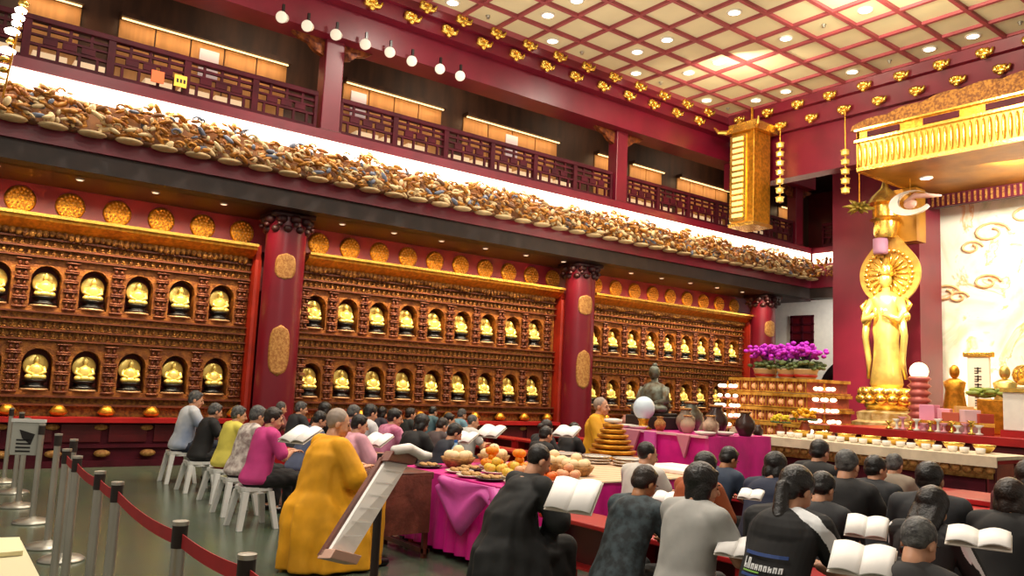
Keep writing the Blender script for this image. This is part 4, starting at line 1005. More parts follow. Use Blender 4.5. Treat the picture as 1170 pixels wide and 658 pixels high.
# ---------------- stanchions with red belts
def stanchion(p, lab, h=.92):
    s = thing('stanchion', lab, 'barrier post', (p.x,p.y,0), 0, 'steel barrier posts')
    MB().lathe([(.001,0),(.165,0),(.165,.012),(.14,.03),(.05,.045),(.03,.06)],n=28).build('base', STEEL, s, True)
    MB().lathe([(.026,.05),(.026,h-.1)],n=16).build('pole', STEEL, s, 2)
    MB().lathe([(.029,h-.10),(.029,h-.015)],n=16).build('belt_head', DARK, s, 2)
    MB().lathe([(.031,h-.015),(.031,h),(.001,h+.004)],n=16).build('cap', STEEL, s, 2); return s
SP = [((283,629),'nearest barrier post on the red belt, lower left'),((207,592),'second barrier post along the red belt, dark head with belt on both sides'),((135,548),'third barrier post along the red belt'),((115,536),'fourth barrier post along the red belt, before the red ledge'),((89,519),'fifth barrier post, close to the pair of posts on the left'),((77,511),'farthest barrier post on the red belt')]
P = [atz(x,y,.93) for (x,y),l in SP]
for p,(a,l) in zip(P,SP): stanchion(p,l)
for k,((px,py),l) in enumerate([((70,643),'barrier post with broad steel base, near pair, right one'),((53,628),'barrier post of the near pair, left one'),((20,582),'steel barrier post behind the sign post'),((15,566),'steel barrier post far left, second row'),((4,554),'farthest steel barrier post at the left edge')]):
    q = atz(px,py-3,0); stanchion(q,l)
def belt(a, b, lab):
    a = Vector((a.x,a.y,.85)); b = Vector((b.x,b.y,.85)); d = (b-a); L = d.length; n = Vector((-d.y,d.x,0)).normalized()*.0015; u = d.normalized()*.036
    m = MB(); rs = []
    for i in range(13):
        t = i/12; p = a+u+(d-2*u)*t; z = -.035*4*t*(1-t)*min(1,L/2)
        rs.append([p+n+Vector((0,0,z+.026)),p-n+Vector((0,0,z+.026)),p-n+Vector((0,0,z-.026)),p+n+Vector((0,0,z-.026))])
    o = m.rings(rs).build('barrier_belt', BELT); return tag(o, lab, 'belt', 'red barrier belts')
near = P[0]+(P[0]-P[1])*.9
for k in range(5): belt(P[k],P[k+1],['red belt between the nearest and the second barrier posts','red belt between the second and third barrier posts','short red belt between the third and fourth barrier posts','red belt between the fourth and fifth barrier posts','red belt between the fifth and farthest barrier posts'][k])
belt(near,P[0],'red belt running out of the bottom of the photo from the nearest barrier post'); stanchion(near,'barrier post just outside the bottom edge')
q = atz(36,597,0); s = stanchion(q,'barrier post carrying the grey sign holder',.92); s['group'] = 'steel barrier posts'
sg = thing('sign_holder','grey framed notice with dark stripes clipped on a barrier post','sign',(q.x,q.y,.62)); sg.location += Vector((-.10,-.12,0))
RZ = math.atan2(-q.x,q.y)*0+math.radians(62)
sg.rotation_euler = (0,0,RZ)
MB().box(-.12,-.012,.0,.16,.012,.32).build('board', mat('grey_board','#a4a69e',.5), sg, bevel=.005)
m = MB(); m.prism([(-.05,.24),(.09,.2),(.06,.1),(-.02,.16)],-.016,-.012,'y'); [m.box(-.07,-.016,.03+.035*j,.06,-.012,.045+.035*j) for j in range(4)]; m.build('dark_marks', BLACK, sg)
m = MB(); m.box(-.13,-.02,.31,.17,.02,.34); m.build('top_clip', PLAST, sg)
# counter at the lower left with cream papers
q = atz(20,640,.95); ct = thing('counter','pale counter corner at the bottom left','counter',(q.x-.35,q.y-.5,0),math.radians(0))
a1, a2, a3, a4 = atz(-60,612,.95), atz(24,617,.95), atz(47,662,.95), atz(-60,720,.95)
m = MB(); pl = [(v.x-ct.location.x, v.y-ct.location.y) for v in (a1,a2,a3,a4)]; m.prism(pl,.9,.95); m.build('top', mat('beige_top','#d8cfa8',.5), ct)
cxm = sum(p[0] for p in pl)/4; cym = sum(p[1] for p in pl)/4
m = MB(); m.prism([(cxm+(p[0]-cxm)*.92,cym+(p[1]-cym)*.92) for p in pl],0,.9); m.build('body', mat('beige_body','#8c8468',.6), ct)
b1,b2,b3,b4 = atz(-40,620,.952), atz(22,618,.952), atz(26,634,.952), atz(-40,640,.952)
o = MB().rings([[b1,b2,b3,b4],[p+Vector((0,0,.012)) for p in (b1,b2,b3,b4)]]).build('paper_sheets', mat('yellowish_paper','#e8e0b4',.6)); tag(o,'cream paper sheets lying on the counter corner','paper')
# string of lights at top left
ls = thing('hanging_light_string','glittering string of lamps and gold plates hanging at the upper left edge','string of lights',(0,0,0))
pa_ = dep(32,-14,9.0); pb_ = dep(3,112,9.0)
MB().tube([pa_,pb_],.012,6).build('cord', GOLD, ls); MB().tube([pa_,Vector((pa_.x,pa_.y,ZC))],.012,6).build('upper_cord', GOLD, ls)
for k,(px,py,r,g) in enumerate([(14,36,.07,1),(8,58,.08,1),(21,20,.06,1),(19,27,.045,1),(24,12,.055,1),(27,4,.05,0),(12,47,.04,0),(5,68,.06,0),(28,-5,.05,0),(4,80,.05,0)]):
    p = dep(px,py,9.0); MB().lathe([(.02,-.03),(r,-.02),(r*1.1,.01),(r*.5,.035)],tuple(p),12).build('lamp_cup', LAMP if g else GOLDB, ls, True)
# red benches / desks for the readers
def desk(x0, y0, w, lab, z=.56, d=.38, rz=0):
    t = thing('reading_desk', lab, 'desk', (x0,y0,0), rz, 'low red reading desks')
    MB().box(-w/2,-d/2,z-.035,w/2,d/2,z).build('desktop', REDB, t, bevel=.008)
    for sx in (-1,1): MB().box(sx*(w/2-.05)-.02,-d/2+.03,0,sx*(w/2-.05)+.02,d/2-.03,z-.03).build('side_panel', REDB, t)
    MB().box(-w/2+.07,-.015,.2,w/2-.07,.015,z-.06).build('modesty_panel', REDD, t)
    MB().box(-w/2+.07,-d/2+.05,.22,w/2-.07,d/2-.05,.235).build('shelf', REDB, t); return t
k = 0
rows = [(4.16,[-4.3,-3.36,-2.42,-1.48]),(6.45,[-4.5,-3.55,-2.6,-1.65]),(7.5,[-4.2,-3.25])]
rn = ['front row','second row','third row']
for r,(y,xs) in enumerate(rows):
    for j,x in enumerate(xs):
        desk(x,y,.88,f'low red reading desk in the {rn[r]} right of the long table, {ordn[j]} from left')
lrows = [(4.05,[-11.3,-10.4]),(5.75,[-11.5,-10.6,-9.7,-8.8,-7.9]),(7.3,[-11.6,-10.7,-9.8,-8.9]),(8.9,[-11.6,-10.7]),(10.4,[-11.6,-10.7])]
for r,(y,xs) in enumerate(lrows):
    for j,x in enumerate(xs): desk(x,y,.84,f'low red reading desk in the {ordn[r]} row on the left side, {ordn[j]} from the wall')
for k_, (dx_, dy_) in enumerate([(1104,562),(1108,580),(1110,599)]):
    q = atz(dx_,dy_,.56); desk(q.x,q.y,.7,'low red reading desk '+['farthest','middle','nearest'][k_]+' of the three stepped behind each other at the right')
# books
def book(loc, rz, tilt, lab, s=1.0, roll=0):
    b = thing('open_book', lab, 'book', loc, 0); b.rotation_euler = (tilt, roll, rz); b.scale = (s,)*3
    for sd in (-1,1):
        rs = []
        for i in range(7):
            u = i/6; x = sd*.16*u; zz = .018*math.sin(u*PI)*1.2+.004+.01*u
            rs.append([(x,-.115,zz),(x,.115,zz),(x,.115,zz-.012*(1-.3*u)),(x,-.115,zz-.012*(1-.3*u))])
        if sd<0: rs = rs[::-1]
        MB().rings(rs).build('page_block', PAPER, b, True)
    MB().box(-.165,-.12,-.012,.165,.12,-.006).build('cover', mat('book_cover','#c8c0b4',.6), b)
    m = MB()
    for sd in (-1,1):
        for i in range(6):
            x0 = sd*(.03+.02*i); m.box(x0-.002,-.09,.0255,x0+.002,.09,.0262)
    return b
BK = [((655,566),4.75,.4,'large white open songbook held up before the black-robed reader',.95),
      ((985,640),3.3,.1,'open white book on the desk below the black shirt with blue lettering',.75),((1118,615),3.7,-.2,'open white book held in front of the woman with striped sleeves',.8),
      ((990,602),4.2,.2,'open book on the desk right of the black ponytail',.62),((760,568),6.0,0,'open white book before the man in the white shirt',.55),((858,565),5.6,0,'small open book before the blue-shirted reader',.5),
      ((842,625),4.0,.1,'open book on the red desk right of the grey T-shirt',.6),((1030,580),5.2,.1,'open book on the second red desk, in front of the balding grey-haired man',.5)]
for (px,py),d,t,l,s in BK:
    p = dep(px,py,d); book(p,.35,.45+t,l,s)
for k,((px,py),d,l,s) in enumerate([((343,497),7.6,'white open paper held by the woman in magenta',1.1),((560,493),10.5,'white fanned paper held up, right of the left group',1.1),((530,500),10.3,'white paper held flat beside the fanned one',1.0),((517,500),10.8,'small white open book left of the held papers',.8),((647,493),9.5,'white open book before the far black-haired reader',.9),((430,503),8.8,'open book before the pink-robed reader',1.0)]):
    book(dep(px,py,d),.3,.5,l,s)
# ================================================================= people
def remesh(mb, vox, smooth=3, wr=0, seed=0, wfreq=18, name='m'):
    me = bpy.data.meshes.new('tmp'); me.from_pydata([tuple(p) for p in mb.v], [], mb.f); me.update()
    import bmesh
    bm = bmesh.new(); bm.from_mesh(me); bmesh.ops.recalc_face_normals(bm, faces=bm.faces); bm.to_mesh(me); bm.free()
    o = bpy.data.objects.new('tmp', me); COL.objects.link(o)
    r = o.modifiers.new('r','REMESH'); r.mode = 'VOXEL'; r.voxel_size = vox; r.use_smooth_shade = True
    if smooth: s = o.modifiers.new('s','SMOOTH'); s.factor = .5; s.iterations = smooth
    bpy.context.view_layer.update()
    dg = bpy.context.evaluated_depsgraph_get(); ev = o.evaluated_get(dg); out = bpy.data.meshes.new_from_object(ev)
    bpy.data.objects.remove(o); bpy.data.meshes.remove(me)
    n = len(out.vertices); co = np.empty(n*3,'f'); out.vertices.foreach_get('co',co); co = co.reshape(-1,3)
    if wr:
        no = np.empty(n*3,'f'); out.vertices.foreach_get('normal',no); no = no.reshape(-1,3)
        x,y,z = co.T; q = seed*1.7
        d = np.sin(wfreq*(x*1.6+z*1.1)+3*np.sin(6*y+q)+q)*np.cos(wfreq*1.2*(y-x*.6)+2*np.sin(7*z+q))+.5*np.sin(wfreq*2.3*(z-x+y)+2*np.sin(5*x+q))
        d = wr*d; co = co+no*d[:,None]; out.vertices.foreach_set('co',co.astype('f').ravel())
    out.polygons.foreach_set('use_smooth',[True]*len(out.polygons)); out.update(); out.name = name
    return out
def cap(mb, pts, rad, n=12, ell=None):
    """tapered limb with round joints"""
    for i in range(len(pts)-1):
        a,b = Vector(pts[i]),Vector(pts[i+1]); k = max(1,int((b-a).length/.05))
        ps = [a+(b-a)*j/k for j in range(k+1)]; rs = [rad[i]+(rad[i+1]-rad[i])*j/k for j in range(k+1)]
        mb.tube(ps, rs, n)
    for p,r in zip(pts,rad): mb.ell(p,(r,r,r),n,8)
def hand_mesh(side):
    """palm along +x, fingers slightly curled, thumb leaving the side of the palm"""
    m = MB(); m.ell((.045,0,0),(.048,.036,.014),12,8); m.ell((.02,0,0),(.03,.028,.016),10,7)
    for j,(y,L,a) in enumerate([(.030,.066,.12),(.010,.076,.04),(-.010,.071,-.04),(-.029,.056,-.14)]):
        p0 = Vector((.075,y*side,0)); d = Vector((math.cos(a),math.sin(a)*side,0)); p1 = p0+d*L*.45+Vector((0,0,-.004)); p2 = p1+d*L*.32+Vector((0,0,-.014)); p3 = p2+d*L*.22+Vector((0,0,-.016))
        cap(m,[p0,p1,p2,p3],[.0085,.008,.0075,.0065],8)
    t0 = Vector((.025,.03*side,-.004)); t1 = t0+Vector((.025,.022*side,-.008)); t2 = t1+Vector((.028,.012*side,-.006)); cap(m,[t0,t1,t2],[.012,.0105,.008],8)
    return remesh(m,.0045,1)
HANDS = {s: hand_mesh(s) for s in (-1,1)}
def skel(lean=.12, turn=0, look=.18, armx=.10, handy=.40, handz=.78, hdx=0):
    S = {}
    S['pel'] = Vector((0,0,.50)); S['waist'] = Vector((0,.02+lean*.2,.66)); S['chest'] = Vector((0,lean*.75,.86)); S['neck'] = Vector((0,lean*1.05,.99)); S['head'] = Vector((hdx,lean*1.05+.035+look*.12,1.10))
    for s in (-1,1):
        S['sh',s] = S['neck']+Vector((s*.18,-.005,-.048)); S['el',s] = Vector((s*.245,lean+.10,.72)); S['wr',s] = Vector((s*armx+.0,handy-.06,handz-.01)); S['ha',s] = Vector((s*(armx-.02),handy,handz))
        S['hip',s] = Vector((s*.09,.03,.48)); S['kn',s] = Vector((s*.14,.44,.50)); S['an',s] = Vector((s*.13,.42,.09))
    S['turn'] = turn; S['look'] = look
    return S
def head_R(S): return Matrix.Rotation(S['turn'],3,'Z')@Matrix.Rotation(-S['look']*1.6,3,'X')
def body(S, vox=.009):
    m = MB(); R = head_R(S); h = S['head']; H = lambda v: h+R@Vector(v)
    m.ell(S['pel'],(.165,.12,.11),16,9); m.ell(S['waist'],(.135,.10,.12),16,9); m.ell(S['chest'],(.165,.105,.15),16,9)
    m.ell((S['waist']+S['chest'])/2,(.145,.1,.12),14,8); m.ell((S['pel']+S['waist'])/2,(.145,.105,.1),14,8)
    m.ell((S['chest']+S['neck'])/2+Vector((0,0,.01)),(.14,.07,.08),14,8)
    cap(m,[S['neck']-Vector((0,.0,.03)),S['neck']+Vector((0,.01,.03)),h+R@Vector((0,-.015,-.05))],[.062,.054,.052],12)
    for s in (-1,1):
        cap(m,[S['neck']+Vector((s*.05,0,-.03)),S['sh',s]],[.05,.056]); cap(m,[S['sh',s],(S['sh',s]+S['el',s])/2,S['el',s]],[.054,.047,.037])
        cap(m,[S['el',s],S['el',s]*.65+S['wr',s]*.35,S['wr',s]],[.038,.036,.024])
        cap(m,[S['hip',s],(S['hip',s]+S['kn',s])/2,S['kn',s]],[.088,.075,.056]); cap(m,[S['kn',s],S['kn',s]*.65+S['an',s]*.35,S['an',s]],[.054,.052,.034])
        cap(m,[S['an',s]-Vector((0,.02,.03)),S['an',s]+Vector((s*.01,.08,-.06)),S['an',s]+Vector((s*.015,.15,-.065))],[.034,.03,.022])
    # head: skull, face, jaw, nose, lips, brow, ears
    m.ell(H((0,-.012,.035)),(.074,.088,.082),18,12,R); m.ell(H((0,.028,-.01)),(.062,.062,.085),16,11,R); m.ell(H((0,.05,-.068)),(.038,.036,.03),12,8,R)
    cap(m,[H((0,.082,.015)),H((0,.104,-.018))],[.010,.015],8); m.ell(H((0,.08,-.052)),(.024,.012,.011),10,6,R); m.ell(H((0,.076,.03)),(.045,.014,.010),10,6,R)
    for s in (-1,1): m.ell(H((s*.078,-.008,-.005)),(.010,.02,.03),8,8,R); m.ell(H((s*.035,.062,-.028)),(.022,.022,.022),8,6,R)
    me = remesh(m, vox, 2, name='body')
    # hands appended at the wrists
    vs = [list(v.co) for v in me.vertices]; fs = [list(p.vertices) for p in me.polygons]
    for s in (-1,1):
        d = (S['ha',s]-S['wr',s]).normalized(); sd = Vector((-s,0,0)); sd = (sd-d*sd.dot(d)).normalized(); up = d.cross(sd)
        if up.z < 0: up = -up
        hm = HANDS[1 if (d.cross(up)).dot(Vector((s,0,0)))<0 else -1]; Rm = Matrix((d,up.cross(d),up)).transposed(); o = len(vs)
        HM = HANDS[1]; yv = up.cross(d); key = 1 if yv.dot(Vector((-s,0,0)))>0 else -1
        hm = HANDS[key]
        vs += [list(S['wr',s]+Rm@v.co) for v in hm.vertices]; fs += [[i+o for i in p.vertices] for p in hm.polygons]
    me2 = bpy.data.meshes.new('body'); me2.from_pydata(vs,[],fs); me2.polygons.foreach_set('use_smooth',[True]*len(me2.polygons)); me2.update(); return me2
def shirt(S, sleeve=.55, loose=.018, seed=0, vox=.011, hem=.0, robe=False):
    m = MB(); L = loose
    mid = lambda a_, b_, t: a_+(b_-a_)*t
    st = [(S['pel']+Vector((0,0,-.055)),.165,.125),(S['pel']+Vector((0,0,-.03)),.185,.142),(S['pel'],.188,.145),(mid(S['pel'],S['waist'],.5),.172,.135),(S['waist'],.160,.122),
          (mid(S['waist'],S['chest'],.5),.166,.12),(S['chest'],.178,.118),(mid(S['chest'],S['neck'],.4),.184,.115),(mid(S['chest'],S['neck'],.72),.172,.104),(mid(S['chest'],S['neck'],.92),.13,.092),(mid(S['chest'],S['neck'],1.06),.085,.08)]
    m.rings([[c_+Vector(((rx_+L*.8)*math.cos(t_),(ry_+L*.8)*math.sin(t_),0)) for t_ in [2*PI*j_/32 for j_ in range(32)]] for c_,rx_,ry_ in st])
    m.ell((S['chest']+S['neck'])/2+Vector((0,0,.01)),(.155+L*.7,.09+L,.085),16,9)
    m.ell(S['chest'],(.185,.127,.172),20,12)
    m.ell((S['chest']+S['neck'])/2+Vector((0,-.012,.01)),(.16,.10,.09),18,10)
    m.ell(S['neck']+Vector((0,.0,-.005)),(.084,.08,.042),14,8)
    for s in (-1,1):
        cap(m,[S['neck']+Vector((s*.06,-.0,-.03)),S['sh',s]],[.07+L*.4,.066+L*.5])
        if sleeve <= 1:
            e = S['sh',s]+(S['el',s]-S['sh',s])*sleeve; cap(m,[S['sh',s],e],[.062+L*.6,.056+L*.9])
        else:
            w = S['el',s]+(S['wr',s]-S['el',s])*(sleeve-1); cap(m,[S['sh',s],S['el',s],w],[.062+L*.6,.05+L,.036+L*1.1])
    return remesh(m, vox, 10, .003, seed, 11, 'shirt')
def trousers(S, seed=0):
    m = MB(); m.ell(S['pel']-Vector((0,0,.02)),(.178,.135,.10),16,9)
    for s in (-1,1): cap(m,[S['hip',s],(S['hip',s]+S['kn',s])/2,S['kn',s]],[.102,.088,.07]); cap(m,[S['kn',s],S['an',s]+Vector((0,0,.03))],[.068,.05])
    return remesh(m,.013,3,.004,seed,26,'trousers')
def shoe(S, s):
    m = MB(); cap(m,[S['an',s]+Vector((0,-.03,-.05)),S['an',s]+Vector((s*.01,.08,-.055)),S['an',s]+Vector((s*.015,.16,-.06))],[.042,.04,.03])
    m2 = remesh(m,.01,2,name='shoe'); return m2
def robe(S, seed=0, wide=1.0, sleeves=True, vox=.014):
    m = MB(); rs = []
    prof = [(.02,.31,.38,.14),(.12,.30,.38,.14),(.35,.285,.38,.14),(.5,.255,.36,.14),(.60,.225,.20,.06),(.75,.215,.155,.05),(.88,.225,.145,S['chest'].y),(.95,.185,.115,S['neck'].y-.01),(.985,.11,.09,S['neck'].y-.005),(1.02,.07,.068,S['neck'].y+.005)]
    for z,rx,ry,yc in prof:
        ring = []
        for j in range(56):
            a = 2*PI*j/56; f = 1+(.07*math.sin(9*a+seed+z*2)+.045*math.sin(16*a+2*seed-z*4))*(1-z*.8)
            ca, sa = math.cos(a), math.sin(a); pw = .72 if (sa > 0 and z < .62) else 1
            ring.append((rx*wide*f*math.copysign(abs(ca)**pw,ca), yc+ry*wide*f*math.copysign(abs(sa)**pw,sa), z))
        rs.append(ring)
    m.rings(rs)
    m.ell((0,.24,.47),(.27*wide,.31,.12),16,9)
    for s_ in (-1,1): cap(m,[S['hip',s_],S['kn',s_],S['an',s_]+Vector((0,.02,.02))],[.12,.1,.1])
    m.ell(S['chest'],(.19,.135,.15),16,9); m.ell((S['chest']+S['neck'])/2+Vector((0,-.005,0)),(.165,.10,.085),16,9); m.ell(S['waist'],(.17,.14,.14),16,9); m.ell(S['neck']+Vector((0,-.005,-.012)),(.08,.075,.042),14,8)
    for s in (-1,1):
        cap(m,[S['neck']+Vector((s*.06,0,-.035)),S['sh',s]+Vector((0,0,.0))],[.06,.08])
        cap(m,[S['sh',s],S['el',s]],[.08,.10])
        if sleeves:
            # wide hanging sleeve
            a,b = S['el',s],S['wr',s]-Vector((0,.02,0)); 
            for i in range(8):
                t = i/7; p = a+(b-a)*t; dr = .08+.16*t; w = .05+.012*t
                m.ell(p-Vector((0,0,dr*.42)),(w,.05,dr*.62),10,8)
    return remesh(m, vox, 2, .004, seed, 14, 'robe')
def hair(S, style, seed=0):
    m = MB(); R = head_R(S); h = S['head']; H = lambda v: h+R@Vector(v)
    t = {'short':.010,'crop':.004,'grey':.010,'bob':.018,'long':.018,'pony':.013,'bun':.013}[style]
    m.ell(H((0,-.024,.043)),(.077+t,.084+t,.082+t),18,12,R)
    if style in ('short','grey'): m.ell(H((0,-.05,.0)),(.07+t,.05+t,.065),14,9,R); m.ell(H((0,.03,.095)),(.055,.04,.025),12,7,R)
    if style == 'crop': m.ell(H((0,-.045,.01)),(.072,.05,.06),14,9,R)
    if style == 'bob':
        for s in (-1,0,1): m.ell(H((s*.05,-.045+abs(s)*.03,-.02)),(.052,.055,.105),12,9,R)
        m.ell(H((0,.035,.095)),(.06,.04,.025),12,7,R)
    if style in ('long',):
        for s in (-1,0,1):
            a = H((s*.045,-.05+abs(s)*.02,.02)); b = S['neck']+Vector((s*.05,-.075,-.0)); c = S['chest']+Vector((s*.05,-.125,.0)); cap(m,[a,b,c],[.06,.055,.035])
    if style == 'pony':
        m.ell(H((0,-.06,-.01)),(.07,.05,.07),14,9,R); a = H((0,-.11,-.03)); b = S['neck']+Vector((0.01,-.10,-.01)); c = S['neck']+Vector((.02,-.125,-.07)); cap(m,[a,b,c],[.036,.045,.03])
    if style == 'bun': m.ell(H((0,-.05,.0)),(.07,.05,.065),14,9,R); m.ell(H((0,-.125,.0)),(.045,.04,.045),12,8,R)
    # keep the face and ears clear
    me = remesh(m,.008,1,.0011,seed,50,'hair')
    return me
def eyes(S):
    R = head_R(S); h = S['head']; m = MB()
    for s in (-1,1): m.ell(h+R@Vector((s*.030,.079,.012)),(.011,.008,.0055),10,6,R); m.ell(h+R@Vector((s*.030,.084,.035)),(.018,.007,.004),8,5,R)
    return m
SK = [mat('skin_light','#c99474',.5,var=.06,scale=6),mat('skin_tan','#b07850',.5,var=.06,scale=6)]
HB = mat('black_hair','#0e0b0a',.35,var=.2,scale=30,bump=.3); HBR = mat('brown_hair','#24160e',.4,var=.3,scale=30,bump=.3); HG = mat('grey_hair','#5c5c5a',.5,col2='#2c2c2e',scale=25,bump=.3); HSH = mat('shaved_head','#98887a',.5,var=.1,scale=10)
HM = {'black':HB,'brown':HBR,'grey':HG,'shaved':HSH}
SKEL = {'read':skel(.12,0,.2),'read_r':skel(.10,-.45,.15),'lean':skel(.2,-.15,.32,handz=.74),'up':skel(.05,-.2,.02,armx=.12,handz=.72),'down':skel(.16,.1,.4,handz=.70,handy=.36)}
CACHE = {}
def cached(key, fn):
    if key not in CACHE: CACHE[key] = fn()
    return CACHE[key]
def cloth(name, c, **k): return mat('cloth_'+name, c, k.pop('rough',.75), var=k.pop('var',.12), scale=k.pop('scale',5), **k)
BK_ = cloth('black','#131315'); 
def person(px, py, d, lab, pose='read', hr='short', hc='black', top=BK_, legs=BK_, sleeve=.55, rz=0, garment='shirt', skin=0, scale=None, group=None, stool_m=None, sh=.018, base=0, fine=0):
    """head top of the sitter at pixel px,py and distance d"""
    p = dep(px,py,d) if d > 0 else aty(px,py,-d); S = SKEL[pose]
    ztop = p.z; sc = scale or max(.84,min(1.12,(ztop-base)/1.225)); R0 = Matrix.Rotation(rz,3,'Z')
    hd = R0@(S['head']*sc); dz = ztop-1.225*sc
    if abs(dz) < .12: dz = 0
    loc = Vector((p.x-hd.x,p.y-hd.y,dz))
    o = thing('person', lab, 'person', loc, rz, group); o.scale = (sc,)*3
    link('body', cached(('b',pose),lambda: body(S)), SK[skin], o)
    if garment == 'shirt':
        link('shirt', cached(('s',pose,sleeve,sh,fine),lambda: shirt(S,sleeve,sh,len(CACHE),.0045 if fine else .011)), top, o)
        link('trousers', cached(('t',pose),lambda: trousers(S)), legs, o)
    else: link('robe', cached(('r',pose,garment),lambda: robe(S,len(CACHE),1.0 if garment=='robe' else .9,True)), top, o)
    for s_ in (-1,1): link('shoe', cached(('f',pose,s_),lambda: shoe(S,s_)), BLACK, o)
    if hr: link('hair', cached(('h',pose,hr),lambda: hair(S,hr,len(CACHE))), HM[hc], o)
    def mk():
        e = eyes(S).build('eyes', BLACK, None, True); me = e.data; bpy.data.objects.remove(e); return me
    link('eyes', cached(('e',pose),mk), BLACK, o)
    return o, loc, sc, dz
def paint_lines(o, lines, r):
    sh_ = [c for c in kids(o) if c.name.startswith('shirt')][0]; me = sh_.data.copy(); sh_.data = me
    me.materials.append(mat('print_white','#dfe2e4',.5)); top_ = sh_.material_slots[0].material
    n = len(me.polygons); ce = np.empty(n*3,'f'); me.polygons.foreach_get('center',ce); ce = ce.reshape(-1,3); d = np.full(n,9.)
    for ln in lines:
        for a_,b_ in zip(ln[:-1],ln[1:]):
            a = np.array(a_); v = np.array(b_)-a; t = np.clip(((ce-a)@v)/(v@v),0,1); rad = ce-(a+t[:,None]*v); d = np.minimum(d, np.linalg.norm(rad,axis=1))
    idx = np.zeros(n,'i'); idx[d < r] = 1
    me.polygons.foreach_set('material_index', idx); me.update()
STOOLS = {}
def stool(loc, z, rz, lab, m, group):
    if m.name in STOOLS and 0: pass
    s = thing('stool', lab, 'stool', (loc.x,loc.y,0), rz, group)
    h = z-.0
    def seat():
        mb = MB(); mb.prism([(.17*math.cos(a)*(1+.13*math.cos(4*a)*-1),.17*math.sin(a)*(1-.13*math.cos(4*a))) for a in [2*PI*i/24 for i in range(24)]],h-.035,h); mb.prism([(.15*math.cos(a),.15*math.sin(a)) for a in [2*PI*i/20 for i in range(20)]],h-.06,h-.03); return mb
    seat().build('seat', m, s)
    for sx in (-1,1):
        for sy in (-1,1):
            mb = MB(); rs = []
            for t in (0,.5,1):
                cx, cy, z_ = sx*(.12+.06*t), sy*(.12+.06*t), (h-.04)*(1-t); w = .03-.006*t
                rs.append([(cx-w,cy-w,z_),(cx+w,cy-w,z_),(cx+w,cy+w,z_),(cx-w,cy+w,z_)])
            mb.rings(rs); mb.build('leg', m, s, bevel=.004)
    return s
RSTOOL = mat('red_plastic','#b02018',.35,var=.05)
FL = dict(bump=0)
def fabric_pat(name, a, b, scale, hard=True):
    m = mat('cloth_'+name, a, .75, col2=b, scale=scale); return m
C = cloth
